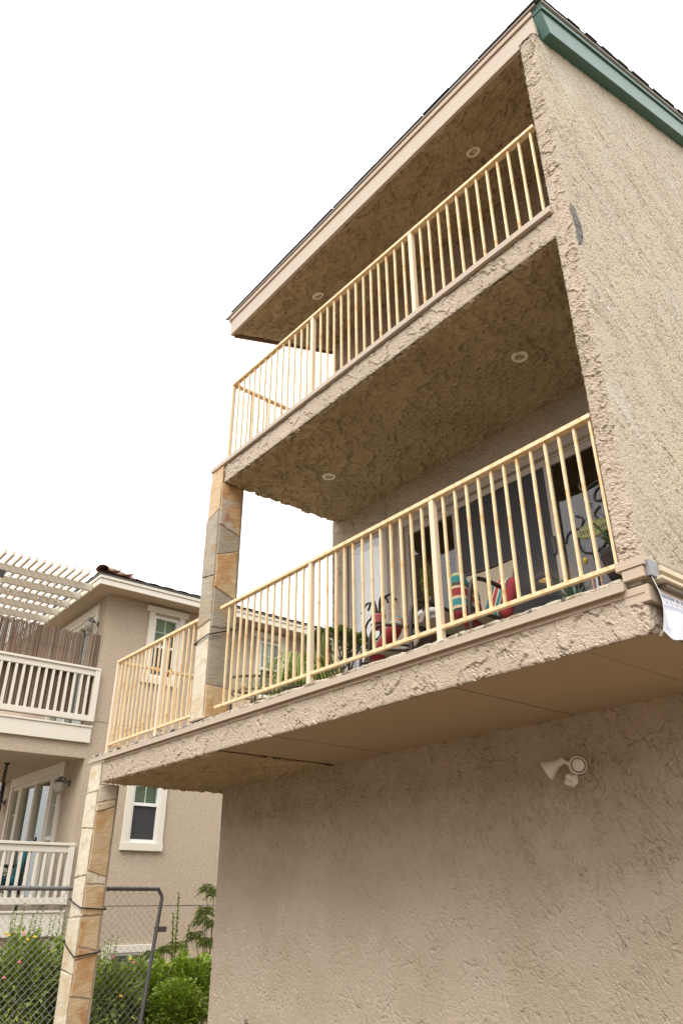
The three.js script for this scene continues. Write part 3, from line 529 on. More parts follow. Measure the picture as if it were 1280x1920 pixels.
// balconies
function nbBalcony(yTop, yBot, yFas1, yFas0) {
  const b = part('balcony', nb), zEnd = -1.2, X = NX + 0.02;
  obj('deck', bx(NX - 4, NX - 0.002, yFas1 - 0.09, yFas1 - 0.02, NZ + 0.001, zEnd), std([0.4, 0.35, 0.28], 0.9), b);
  obj('fascia_board', bx(NX + 0.002, NX + 0.045, yFas0, yFas1 - 0.03, NZ - 0.02, zEnd, 0.004), M.boardWhite, b);
  obj('fascia_cap', bx(NX - 0.02, NX + 0.06, yFas1 - 0.028, yFas1, NZ - 0.025, zEnd, 0.004), M.boardWhite, b);
  obj('handrail', [bx(X - 0.09, X + 0.05, yTop - 0.04, yTop, NZ - 0.03, zEnd, 0.005), bx(X - 0.03, X + 0.028, yTop - 0.135, yTop - 0.042, NZ - 0.002, zEnd, 0.004)], M.boardWhite, b);
  obj('bottom_rail', bx(X - 0.03, X + 0.028, yBot - 0.04, yBot + 0.05, NZ - 0.002, zEnd, 0.004), M.boardWhite, b);
  obj('end_post', bx(X - 0.05, X + 0.045, yBot - 0.045, yTop - 0.042, NZ - 0.03, NZ + 0.06, 0.005), M.boardWhite, b);
  const g = bx(-0.02, 0.02, 0, yTop - 0.135 - yBot - 0.05, -0.02, 0.02, 0.003);
  for (let z = NZ + 0.155; z < -2.2; z += 0.119) { const m = obj('baluster', g, M.boardWhite, b); m.position.set(X, yBot + 0.05, z); }
  return b;
}
nbBalcony(5.02, 4.175, 4.06, 3.79); nbBalcony(2.292, 1.50, 1.38, 1.05);
obj('porch_beam', sand(boxUV(bx(NX - 0.25, NX, 3.553, 3.95, NZ + 0.0, -1.2))), M.sand, nb);
obj('porch_ceiling', bx(NX - 4, NX - 0.252, 3.60, 3.66, NZ + 0.001, -1.2), std([0.42, 0.33, 0.24], 0.9), nb);
obj('base_wall', sand(boxUV(bx(NX - 3.9, NX - 0.02, 0, 1.28, NZ, -1.2))), M.sand, nb);

// pergola over the upper balcony
{
  const p = thing('pergola', 'weathered white wooden pergola of beams and thin rafters over the upper balcony', 'pergola');
  const bm = std([0.60, 0.54, 0.45], 0.85, { bumpMap: grainTex, bumpScale: 0.002 });
  for (let i = 0; i < 5; i++) obj('beam', bx(NX + 0.03 - i * 0.535, NX + 0.075 - i * 0.535, 6.34, 6.465, NZ + 0.36, -1.6, 0.004), bm, p);
  for (let i = 0; i < 17; i++) obj('rafter', bx(NX - 2.9, NX + 0.50, 6.466, 6.535, -4.09 + i * 0.1255 - 0.018, -4.09 + i * 0.1255 + 0.018, 0.003), bm, p);
  obj('post', bx(NX - 0.02, NX + 0.12, 4.1, 6.34, -2.82, -2.68, 0.005), bm, p);
  obj('post', bx(NX - 2.2, NX - 2.06, 4.1, 6.34, -1.9, -1.76, 0.005), bm, p);
  obj('bracket', bx(NX + 0.0, NX + 0.13, 6.2, 6.33, -2.84, -2.66, 0.004), M.darkFrame, p);
}
for (let k = 0; k < 3; k++) { // fairy lights strung under the rafters
  const s = thing('string_lights', ['dark wire of tiny clear bulbs strung along the outer pergola beam', 'dark wire of tiny clear bulbs between the second and third pergola beams', 'dark wire of tiny clear bulbs along the inmost pergola beams'][k], 'string lights', [0, 0, 0], 0, 'string lights on the pergola');
  const pts = []; const x = NX - 0.22 - k * 0.75, r = rng(50 + k);
  for (let i = 0; i <= 24; i++) pts.push([x + 0.05 * Math.sin(i * 1.7 + k), 6.46 - 0.055 * Math.abs(Math.sin(i * Math.PI / 3)) - 0.005, -4.2 + i * 0.09]);
  obj('wire', tube(pts, 0.004, 96, 4), M.black, s);
  const bg = lathe([[0.001, -0.05], [0.014, -0.043], [0.018, -0.028], [0.008, -0.006], [0.008, 0.01], [0.001, 0.012]], 8);
  for (let i = 1; i < 24; i += 2) { const b = obj('bulb', bg, M.vinyl, s); b.position.set(pts[i][0], pts[i][1], pts[i][2]); }
}
// reed screen behind the upper railing
{
  const s = thing('reed_screen', 'brown bamboo reed screen tied behind the upper white railing', 'screen'), r = rng(8), variants = [];
  const cols = [[0.24, 0.15, 0.095], [0.34, 0.235, 0.155], [0.18, 0.11, 0.075], [0.42, 0.31, 0.215], [0.28, 0.185, 0.125], [0.37, 0.28, 0.21]];
  const mk = (z0, z1, top0, top1) => {
    const g = [];
    for (let z = z0; z > z1; z -= 0.0062 + r() * 0.003) {
      const c = cols[Math.floor(r() * 6)], t = mix(top0, top1, (z - z0) / (z1 - z0)) + (r() - 0.5) * 0.05, x = NX - 0.075 + (r() - 0.5) * 0.012, q = rod([x, 4.14, z + (r() - 0.5) * 0.012], [x + (r() - 0.5) * 0.01, t, z + (r() - 0.5) * 0.014], 0.006, 5);
      const n = q.attributes.position.count, cc = new Float32Array(n * 3), f = 0.45 + 0.45 * r(); for (let i = 0; i < n; i++) cc.set(c.map((e) => e * f), i * 3); q.setAttribute('color', new THREE.BufferAttribute(cc, 3)); g.push(q);
    }
    const m = obj('canes', g, new THREE.MeshStandardMaterial({ vertexColors: true, roughness: 0.8 }), s); m.userData.kind = 'stuff'; return m;
  };
  mk(-2.2, -4.36, 5.66, 5.60); mk(-4.42, -4.67, 5.60, 5.66);
  for (const y of [4.55, 5.3]) obj('wire', tube([[NX - 0.062, y, -2.2], [NX - 0.06, y + 0.01, -3.4], [NX - 0.062, y, -4.66]], 0.002, 20, 4), M.steel, s);
}
// wall lanterns
function lantern(x, y, z, label) {
  const l = thing('wall_lantern', label, 'wall lamp', [x, y, z], 0, 'lanterns beside the neighbour\'s doors');
  obj('wall_plate', at(lathe([[0.001, 0], [0.055, 0], [0.05, 0.018], [0.02, 0.03], [0.001, 0.03]], 16), 0, 0.02, 0, 0, Math.PI / 2), M.steel, l);
  obj('arm', tube([[0, 0.02, 0.02], [0, 0.07, 0.07], [0, 0.11, 0.12], [0, 0.09, 0.16]], 0.011, 14, 6), M.steel, l);
  obj('glass_bowl', at(lathe([[0.012, -0.13], [0.045, -0.125], [0.075, -0.09], [0.088, -0.03], [0.085, 0.02], [0.06, 0.045], [0.02, 0.05]], 20), 0, 0, 0.16), std([0.42, 0.40, 0.35], 0.35), l);
  obj('cap', at(lathe([[0.09, 0.02], [0.088, 0.035], [0.055, 0.06], [0.02, 0.075], [0.012, 0.1], [0.02, 0.11], [0.001, 0.13]], 20), 0, 0, 0.16), M.steel, l);
  obj('finial', at(lathe([[0.001, -0.165], [0.012, -0.15], [0.006, -0.14], [0.02, -0.128]], 10), 0, 0, 0.16), M.steel, l);
}
lantern(NX - 0.36, 5.90, NZ + 0.001, 'pewter wall lantern above the end of the reed screen');
lantern(NX - 0.52, 3.20, NZ + 0.001, 'pewter wall lantern on the porch wall between glass door and corner');
lantern(NX - 3.85, 3.20, NZ + 0.001, 'pewter wall lantern on the far side of the porch glass door');
{ // chain hanging from the porch ceiling
  const c = thing('hanging_chain', 'rusty chain hook hanging from the porch ceiling before the glass door', 'chain', [NX - 1.55, 3.60, NZ + 0.75]);
  obj('hook', at(lathe([[0.001, 0], [0.05, 0], [0.045, -0.02], [0.015, -0.03], [0.001, -0.03]], 12), 0, 0, 0), M.iron, c);
  const g = new THREE.TorusGeometry(0.02, 0.005, 6, 12);
  for (let k = 0; k < 2; k++) for (let i = 0; i < 15; i++) { const m = obj('chain_link', g, M.iron, c); m.scale.y = 1.4; m.position.set((k - 0.5) * 0.06 * (1 - i / 20), -0.05 - i * 0.037, (i % 2) * 0.004); m.rotation.y = i % 2 ? Math.PI / 2 : 0; }
}
{ // dark framed picture on the porch wall, only its edge in view
  const f = thing('wall_shutter', 'dark wooden louvred panel hanging on the porch wall', 'panel', [NX - 4.35, 3.05, NZ + 0.001]);
  obj('frame', [bx(-0.32, -0.26, 0, 0.72, 0, 0.05, 0.004), bx(0.26, 0.32, 0, 0.72, 0, 0.05, 0.004), bx(-0.26, 0.26, 0.66, 0.72, 0, 0.048, 0.004), bx(-0.26, 0.26, 0, 0.06, 0, 0.048, 0.004)], std([0.06, 0.025, 0.018], 0.5), f);
  for (let i = 0; i < 8; i++) obj('slat', bx(-0.25 + i * 0.064, -0.2 + i * 0.064, 0.06, 0.66, 0.01, 0.025, 0.003), std([0.28, 0.26, 0.22], 0.6), f);
}
{ // iron patio chair with teal cushions on the lower porch
  const c = thing('patio_chair', 'black scrolled iron chair with teal cushions behind the lower white railing', 'chair', [NX - 0.65, 1.36, -3.95], -0.35);
  const teal = std([0.012, 0.11, 0.13], 0.85);
  obj('seat_cushion', at(new RoundedBoxGeometry(0.56, 0.13, 0.56, 3, 0.05), 0, 0.42, 0), teal, c);
  obj('back_cushion', at(new RoundedBoxGeometry(0.52, 0.52, 0.13, 3, 0.05), 0, 0.72, -0.24, 0, -0.18), teal, c);
  for (const s of [-1, 1]) {
    obj('frame', [tube([[s * 0.28, 0.0, 0.27], [s * 0.28, 0.35, 0.27], [s * 0.3, 0.6, 0.22], [s * 0.3, 0.62, -0.2]], 0.013, 20, 6), tube([[s * 0.27, 0, -0.26], [s * 0.27, 0.5, -0.26], [s * 0.25, 0.95, -0.36]], 0.013, 20, 6), ...[0, 1, 2, 3].map((k) => at(new THREE.TorusGeometry(0.045, 0.007, 6, 16), s * 0.29, 0.3 + k * 0.09, -0.05 + 0.06 * (k % 2), Math.PI / 2))], M.iron, c);
  }
  obj('frame', [tube([[-0.25, 0.95, -0.36], [-0.12, 1.02, -0.37], [0, 0.98, -0.37], [0.12, 1.02, -0.37], [0.25, 0.95, -0.36]], 0.013, 30, 6), bar([-0.28, 0.34, 0.26], [0.28, 0.34, 0.26], 0.02), bar([-0.28, 0.34, -0.26], [0.28, 0.34, -0.26], 0.02), ...[0, 1, 2, 3].map((k) => at(new THREE.TorusGeometry(0.05, 0.007, 6, 18), -0.16 + k * 0.107, 0.9, -0.36))], M.iron, c);
}
console.log('neighbour built');

// ================================================================ THINGS FIXED TO THE HOUSE
function canLight(x, y, z, tilt, label) {
  const l = thing('recessed_light', label, 'ceiling light', [x, y, z], 0, 'recessed lights in the balcony soffits'); l.rotation.x = tilt; l.scale.setScalar(0.78);
  obj('trim_ring', lathe([[0.052, 0.03], [0.052, -0.006], [0.06, -0.014], [0.083, -0.012], [0.088, -0.004], [0.088, 0.004]], 32), M.lamp, l);
  obj('bulb_face', lathe([[0.001, 0.004], [0.03, 0.006], [0.05, 0.014], [0.052, 0.024]], 24), std([0.78, 0.76, 0.6], 0.5), l);
}
canLight(-2.765, 5.402, -4.13, 0, 'round recessed light in the second floor soffit close to the wing wall');
canLight(-5.24, 5.402, -4.118, 0, 'round recessed light in the second floor soffit towards the stone column');
const RT = Math.atan(0.3486);
canLight(-2.79, 7.742, -3.90, RT, 'round recessed light in the roof soffit close to the wing wall');
canLight(-5.2, 7.746, -3.91, RT, 'round recessed light in the roof soffit towards the open end');

{ // motion floodlight on the ground floor wall
  const f = thing('floodlight', 'white twin-head motion floodlight on the tan ground floor wall', 'floodlight', [-3.13, 2.32, -4.65]);
  const w = std([0.80, 0.74, 0.65], 0.5), wi = std([0.72, 0.66, 0.58], 0.35);
  obj('base', at(lathe([[0.001, 0], [0.062, 0], [0.06, 0.02], [0.045, 0.035], [0.001, 0.04]], 24), 0, 0, 0, 0, Math.PI / 2), w, f);
  const head = (p, dir, sc) => {
    const h = obj('lamp_head', lathe([[0.001, -0.02], [0.022, -0.018], [0.026, 0.03], [0.034, 0.05], [0.068, 0.115], [0.07, 0.128], [0.064, 0.13], [0.06, 0.118]], 28), w, f);
    h.position.set(...p); h.quaternion.setFromUnitVectors(V(0, 1, 0), V(...dir).normalize()); h.scale.setScalar(sc);
    obj('lens', lathe([[0.001, 0.122], [0.035, 0.12], [0.053, 0.112], [0.062, 0.116]], 28), wi, h);
    obj('lens_ring', lathe([[0.05, 0.116], [0.054, 0.122], [0.058, 0.116]], 28), std([0.16, 0.13, 0.11], 0.6), h);
  };
  head([-0.075, 0.03, 0.07], [-0.75, -0.42, 0.35], 0.98); head([0.055, -0.005, 0.05], [0.52, -0.22, 1], 0.82);
  obj('knuckle', [rod([0, 0, 0.03], [-0.075, 0.03, 0.07], 0.014), rod([0, 0, 0.03], [0.055, -0.005, 0.05], 0.016), at(new THREE.SphereGeometry(0.022, 12, 8), -0.075, 0.03, 0.07), rod([0, -0.01, 0.04], [0.0, -0.06, 0.07], 0.012)], w, f);
  const s = obj('motion_sensor', at(new RoundedBoxGeometry(0.075, 0.062, 0.05, 2, 0.012), 0, 0, 0), w, f); s.position.set(0.0, -0.095, 0.085); s.rotation.set(0.35, -0.15, -0.25);
  const lens = obj('sensor_lens', at(new THREE.CylinderGeometry(0.024, 0.024, 0.06, 16), 0, -0.02, 0.02, 0, 0, Math.PI / 2), wi, s);
}
{ // torn flashing paper hanging out of the slab end
  const cv = document.createElement('canvas'); cv.width = 512; cv.height = 512; const c = cv.getContext('2d');
  c.fillStyle = '#dadbe0'; c.fillRect(0, 0, 512, 512);
  c.fillStyle = '#16305e'; c.font = 'bold 54px sans-serif'; c.fillText('WINDOW & DOOR', 20, 62);
  c.font = '50px sans-serif'; c.fillStyle = '#5673a8'; 'FLASHING'.split('').forEach((ch, i) => c.fillText(ch, 24 + i * 58, 122));
  c.fillStyle = '#4a6db0'; c.fillRect(20, 140, 480, 6); c.fillRect(20, 156, 480, 6); c.fillRect(60, 176, 420, 4);
  c.strokeStyle = '#3f66ae'; c.lineWidth = 6; c.beginPath(); c.ellipse(70, 300, 26, 60, 0, 0, 7); c.stroke(); c.beginPath(); c.ellipse(70, 300, 12, 34, 0, 0, 5); c.stroke();
  for (let i = 0; i < 5; i++) { c.fillStyle = '#5f82bd'; c.fillRect(36, 390 + i * 16, 90 - i * 8, 6); }
  const t = new THREE.CanvasTexture(cv); t.colorSpace = THREE.SRGBColorSpace;
  const g = gridGeo(26, 22, (u, v) => { // u back along the slab end, v down; the near edge curls outwards
    const curl = ss(0.22, 0, u), y = 2.872 - v * (0.245 + 0.012 * Math.sin(u * 9)), z = -3.368 - u * 0.42 + 0.05 * curl * (0.25 + 0.75 * v);
    return [[-1.698 + 0.05 * curl * (0.35 + 0.65 * Math.sin(v * 2.6)) + 0.012 * v + 0.006 * Math.sin(u * 11 + v * 5) * v, y + 0.06 * curl * (1 - v), z], [u, 1 - v], [1, 1, 1]];
  }, false); g.deleteAttribute('color');
  const thick = g.clone(); thick.translate(-0.0015, 0, 0); { const ix = thick.index.array; for (let i = 0; i < ix.length; i += 3) { const q = ix[i]; ix[i] = ix[i + 1]; ix[i + 1] = q; } thick.computeVertexNormals(); }
  tag(obj('flashing_paper', [g, thick], std([1, 1, 1], 0.75, { map: t, side: THREE.DoubleSide })), 'torn white flashing paper with blue print curling off the lower slab end', 'paper');
}
// black ties round the stone columns
function tie(x0, x1, z0, z1, ya, yb, yc, label) {
  const e = 0.016, p = [[x0 - e, ya, z1 + e], [(x0 + x1) / 2, (ya + yb) / 2, z1 + e + 0.004], [x1 + e, yb, z1 + e], [x1 + e + 0.003, (yb + yc) / 2, (z0 + z1) / 2], [x1 + e, yc, z0 - e], [(x0 + x1) / 2, (yc + ya) / 2, z0 - e], [x0 - e, ya, z0 - e]];
  const c = new THREE.CurvePath(), P = p.map((q) => V(...q)); for (let i = 0; i < P.length; i++) c.add(new THREE.LineCurve3(P[i], P[(i + 1) % P.length]));
  const o = thing('cable_tie', label, 'cable tie', [0, 0, 0], 0, 'black ties round the columns');
  obj('band', P.map((a, i) => rod(a.toArray(), P[(i + 1) % P.length].toArray(), 0.0065, 6)), M.black, o);
  obj('knot', at(new RoundedBoxGeometry(0.02, 0.018, 0.018, 1, 0.004), x0 + 0.02, ya, z1 + e), M.black, o);
}
tie(-8.56, -8.26, -3.575, -3.335, 1.52, 1.44, 1.425, 'upper black cable tie round the lower stone column');
tie(-8.56, -8.26, -3.575, -3.335, 1.14, 1.015, 1.05, 'lower slanted black cable tie round the lower stone column');
tie(-6.29, -6.05, -3.595, -3.315, 3.70, 3.735, 3.85, 'black cable tie round the upper stone column behind the railing');

// ================================================================ CHAIN LINK GATE
{
  const g = thing('chain_link_gate', 'grey steel chain link gate with rounded corner behind the stone column', 'gate'), X = -8.64, yT = 1.62, zR = -4.42, zL = -1.9;
  const lean = (y) => 0.115 * (yT - y) / 1.2; // the gate sags: its free upright leans
  const path = [[X, yT, zL], [X, yT, -3], [X, yT, zR + 0.16], [X, yT - 0.012, zR + 0.07], [X, yT - 0.07, zR + 0.012], [X, yT - 0.16, zR + lean(yT - 0.16)], [X, 0.9, zR + lean(0.9)], [X, 0.08, zR + lean(0.08)]];
  obj('frame', tube(path, 0.021, 90, 10), M.steel, g);
  obj('bottom_rail', rod([X, 0.1, zL], [X, 0.1, zR + lean(0.1)], 0.019), M.steel, g);
  obj('hinge_post', rod([X, 0, zL], [X, 1.7, zL], 0.03), M.steel, g);
  const w = [], hc = 0.038;
  for (let i = 0; zL - (i + 1) * hc > zR; i++) for (let k = 0; k < 40; k++) { // one wire segment in each half diamond
    const up = (i + k) % 2 === 0, z0 = zL - i * hc, z1 = z0 - hc, ya = 0.1 + (up ? k : k + 1) * hc, yb = 0.1 + (up ? k + 1 : k) * hc, jt = (y, z) => 0.007 * n3(y * 3, z * 4, 2);
    if (z1 < zR + lean(ya) + (ya > yT - 0.14 ? 0.05 : 0.0)) continue;
    w.push(rod([X + (k % 2 ? 0.003 : -0.003), ya, z0 + jt(ya, z0)], [X + (k % 2 ? -0.003 : 0.003), yb, z1 + jt(yb, z1)], 0.0017, 4));
  }
  const m = obj('wire_mesh', w, M.wire, g); m.userData.kind = 'stuff';
  const loops = []; for (let z = zL - 0.03; z > zR + 0.15; z -= 0.076) loops.push(at(new THREE.TorusGeometry(0.024, 0.0022, 4, 10), X, yT, z, 0.5)); obj('wire_loops', loops, M.steel, g).userData.kind = 'stuff';
  obj('latch', [bx(-0.012, 0.012, -0.028, 0.028, -0.12, 0, 0.004), at(new THREE.CylinderGeometry(0.026, 0.026, 0.05, 12), 0, 0, 0)], M.steel, g).position.set(X, 1.22, zR + lean(1.22) - 0.0);
}

// ================================================================ PLANTS
function leafGeo(list) { // list of [pos, dir, up, len, wid, col, bend]: pointed leaves folded along the rib
  const pos = [], col = [], d = V(0, 0, 0), s = V(0, 0, 0), n = V(0, 0, 0);
  for (const [p, dir, up, L, W, c, bend = 0.15] of list) {
    d.copy(dir).normalize(); s.crossVectors(d, up).normalize(); n.crossVectors(s, d);
    const P = (a, b, h) => [p.x + d.x * a * L + s.x * b * W + n.x * h * L, p.y + d.y * a * L + s.y * b * W + n.y * h * L - bend * a * a * L, p.z + d.z * a * L + s.z * b * W + n.z * h * L];
    const B = P(0, 0, 0), T = P(1, 0, 0), l = P(0.45, -0.5, 0.08), r = P(0.45, 0.5, 0.08), m = P(0.5, 0, 0);
    for (const t of [[B, l, m], [l, T, m], [B, m, r], [m, T, r]]) for (const v of t) { pos.push(...v); col.push(...c); }
  }
  const g = new THREE.BufferGeometry(); g.setAttribute('position', new THREE.BufferAttribute(new Float32Array(pos), 3)); g.setAttribute('color', new THREE.BufferAttribute(new Float32Array(col), 3)); g.computeVertexNormals();
  g.setAttribute('uv', new THREE.BufferAttribute(new Float32Array(pos.length / 3 * 2), 2)); return g;
}
function crown(rx, h, rz, n, L, W, pal, seed, y0 = 0.05) { // leaves all through a lumpy volume
  const r = rng(seed), list = [];
  for (let i = 0; i < n; i++) {
    const a = r() * 6.283, ct = r() * 1.7 - 0.7, st = Math.sqrt(Math.max(0, 1 - ct * ct)), dir = V(st * Math.cos(a), ct, st * Math.sin(a));
    const lump = 0.78 + 0.38 * n3(dir.x * 2.2 + seed, dir.y * 2.2, dir.z * 2.2) + 0.2 * n3(dir.x * 5, dir.y * 5 + seed, dir.z * 5), q = Math.pow(r(), 0.33) * lump;
    const p = V(dir.x * rx * q, y0 + h * 0.42 + dir.y * h * 0.56 * q, dir.z * rz * q); if (p.y < 0.02) p.y = 0.02 + r() * 0.1;
    const o = dir.clone().multiplyScalar(0.8).add(V(r() - 0.5, r() * 0.7, r() - 0.5)), c = pal[Math.floor(r() * pal.length)], f = 0.75 + r() * 0.5;
    list.push([p, o, V(r() - 0.5, 1, r() - 0.5), L * (0.7 + 0.6 * r()), W * (0.7 + 0.6 * r()), c.map((e) => e * f), 0.1 + r() * 0.25]);
  }
  return leafGeo(list);
}
const GREEN = { bright: [[0.24, 0.35, 0.025], [0.33, 0.45, 0.035], [0.18, 0.27, 0.02], [0.39, 0.48, 0.05]], mid: [[0.23, 0.31, 0.04], [0.29, 0.38, 0.045], [0.35, 0.43, 0.06], [0.18, 0.26, 0.035]], dark: [[0.03, 0.07, 0.02], [0.045, 0.095, 0.025], [0.06, 0.12, 0.03]] };
const stemM = std([0.10, 0.085, 0.04], 0.9);
function stems(n, rx, h, rz, seed, rad = 0.006) { const r = rng(seed), g = []; for (let i = 0; i < n; i++) { const a = r() * 6.283, q = Math.sqrt(r()), x = Math.cos(a) * rx * q, z = Math.sin(a) * rz * q, t = h * (0.55 + 0.4 * r()); g.push(tube([[x * 0.3, 0, z * 0.3], [x * 0.7, t * 0.5, z * 0.7], [x, t, z]], rad, 6, 4)); } return g; }
const petal = new THREE.IcosahedronGeometry(0.008, 0);
function bush(name, label, x, z, rx, h, rz, n, L, W, pal, seed, group, flowers, spires) {
  const b = thing(name, label, 'bush', [x, 0, z], 0, group);
  obj('crown', crown(rx, h, rz, n, L, W, pal, seed), M.leaf, b); for (const g of stems(5, rx * 0.8, h, rz * 0.8, seed + 1)) obj('stem', g, stemM, b);
  const r = rng(seed + 5);
  if (spires) { // leafy shoots standing out of the top
    for (let i = 0; i < spires; i++) {
      const list = [];
      const a = r() * 6.283, q = r() * 0.75, bx_ = Math.cos(a) * rx * q, bz = Math.sin(a) * rz * q, t = h * (1.0 + 0.2 * r()), lx = bx_ + (r() - 0.5) * 0.12, lz = bz + (r() - 0.5) * 0.12;
      obj('stem', rod([bx_ * 0.9, h * 0.4, bz * 0.9], [lx, t, lz], 0.004, 4, 0.002), stemM, b);
      for (let k = 0; k < 22; k++) { const s = 0.45 + 0.55 * k / 22, an = k * 2.4; list.push([V(mix(bx_, lx, s), mix(h * 0.4, t, s), mix(bz, lz, s)), V(Math.cos(an), 0.55, Math.sin(an)), V(0, 1, 0), L * 0.9 * (1.25 - s * 0.6), W * 0.8, pal[k % pal.length], 0.1]); }
      obj('shoot', leafGeo(list), M.leaf, b);
    }
  }
  for (let i = 0; i < (flowers ?? 0); i++) { // little domed flower heads
    const a = -0.9 + r() * 2.6, e = 0.25 + r() * 1.1, c = [[0.75, 0.16, 0.22], [0.8, 0.45, 0.05], [0.8, 0.3, 0.32], [0.75, 0.55, 0.06]][Math.floor(r() * 4)], g = [];
    for (let k = 0; k < 11; k++) { const t = k * 2.4, q = Math.sqrt(k / 11) * 0.017; g.push(at(petal.clone(), Math.cos(t) * q, 0.014 - q * q * 45, Math.sin(t) * q)); }
    const m = obj('flower', g, std(c, 0.7), b); m.position.set(Math.cos(a) * Math.cos(e) * rx * 0.98, h * 0.45 + Math.sin(e) * h * 0.55, Math.sin(a) * Math.cos(e) * rz * 0.98);
  }
  return b;
}
const GB = 'flowering bushes along the fence', GS = 'glossy green shrubs by the wall corner';
bush('flowering_bush', 'flowering bush with pink blooms under the middle of the white porch railing', -10.0, -2.75, 0.55, 1.28, 0.5, 5200, 0.08, 0.04, GREEN.mid, 101, GB, 4, 10);
bush('flowering_bush', 'tallest flowering bush with yellow blooms under the end of the white porch railing', -9.75, -3.35, 0.5, 1.30, 0.45, 5200, 0.08, 0.04, GREEN.mid, 103, GB, 7, 12);
bush('flowering_bush', 'flowering bush growing directly behind the lower stone column', -9.95, -3.95, 0.5, 1.22, 0.45, 5200, 0.08, 0.04, GREEN.mid, 107, GB, 4, 10);
bush('flowering_bush', 'low flowering bush seen through the mesh between stone column and gate upright', -9.55, -4.35, 0.45, 0.95, 0.4, 4600, 0.075, 0.036, GREEN.mid, 109, GB, 4, 7);
bush('glossy_shrub', 'bright glossy shrub behind the leaning upright of the gate', -9.95, -4.95, 0.5, 0.95, 0.42, 5600, 0.052, 0.036, GREEN.bright, 113, GS);
bush('glossy_shrub', 'bright glossy shrub at the foot of the tall leafy shoot', -9.9, -5.5, 0.5, 0.98, 0.42, 5600, 0.052, 0.036, GREEN.bright, 127, GS);
bush('glossy_shrub', 'bright glossy shrub pressed against the house corner below the fern', -9.95, -6.0, 0.5, 0.95, 0.42, 5600, 0.052, 0.036, GREEN.bright, 131, GS);
bush('glossy_shrub', 'low glossy shrub standing in front of the other shrubs beside the gate', -9.3, -5.1, 0.4, 0.72, 0.38, 4600, 0.05, 0.034, GREEN.bright, 137, GS);
{ // tall climbing shoot
  const s = thing('tall_shoot', 'tall leafy green shoot rising out of the glossy shrubs', 'plant', [-10.45, 0, -5.63]), list = [], r = rng(6), st = [];
  for (let k = 0; k < 3; k++) {
    const dx = (k - 1) * 0.08, top = [1.60, 1.35, 1.2][k], dz = [0, 0.1, -0.12][k]; st.push(tube([[0, 0, 0], [dx * 0.5, top * 0.5, dz * 0.5], [dx, top, dz]], 0.006, 12, 5));
    for (let i = 0; i < 46; i++) { const t = 0.45 + 0.55 * i / 46, a = i * 2.4; list.push([V(dx * t, top * t, dz * t), V(Math.cos(a), 0.5 + r() * 0.5, Math.sin(a)), V(0, 1, 0), 0.085 * (1.3 - t * 0.7), 0.05, GREEN.bright[i % 4].map((e) => e * 0.8), 0.2]); }
  }
  obj('stem', st, stemM, s); obj('leaves', leafGeo(list), M.leaf, s);
}
{ // weeping evergreen behind the corner: tufts of hanging needles on thin stems
  const f = thing('weeping_evergreen', 'thin evergreen with hanging needle tufts by the neighbour wall at the house corner', 'plant', [-11.0, 0, -6.45]), r = rng(9);
  for (const [x, y, z, n] of [[0, 1.72, 0.1, 70], [0.05, 1.66, 0.0, 60], [0.0, 1.42, 0.12, 80], [0.05, 1.3, 0.18, 80], [0.1, 1.25, 0.02, 70], [0, 1.1, 0.25, 90], [0.1, 1.02, 0.1, 90], [-0.1, 0.98, 0.45, 80], [0, 0.95, 0.7, 80], [0.1, 0.9, 0.95, 80]]) {
    obj('stem', tube([[x * 0.3, 0, z * 0.4], [x * 0.6, y * 0.6, z * 0.6], [x, y, z]], 0.005, 10, 5), stemM, f); const list = [];
    for (let i = 0; i < n; i++) { const a = r() * 6.283; list.push([V(x + (r() - 0.5) * 0.05, y - r() * 0.1, z + (r() - 0.5) * 0.05), V(Math.cos(a), 0.35 - r() * 0.6, Math.sin(a)), V(0, 1, 0.2), 0.12 + r() * 0.1, 0.008, GREEN.mid[i % 4].map((e) => e * 0.6), 0.55]); }
    obj('needle_tuft', leafGeo(list), M.leaf, f);
  }
}
{ // small weed at the foot of the wall
  const w = thing('weed', 'small dark weed growing up the foot of the ground floor wall', 'plant', [-7.05, 0, -4.58]), list = [], r = rng(3), st = [];
  for (let k = 0; k < 5; k++) { const t = 0.42 + r() * 0.13, x = (r() - 0.5) * 0.07; st.push(rod([0, 0, 0], [x, t, -0.02], 0.003, 4)); for (let i = 0; i < 18; i++) { const s = 0.3 + 0.7 * i / 18, a = i * 2.4; list.push([V(x * s, t * s, -0.02 * s), V(Math.cos(a), 0.5, Math.sin(a) * 0.6 + 0.2), V(0, 1, 0), 0.035, 0.02, GREEN.dark[i % 3], 0.1]); } }
  obj('stem', st, stemM, w); obj('leaves', leafGeo(list), M.leaf, w);
}
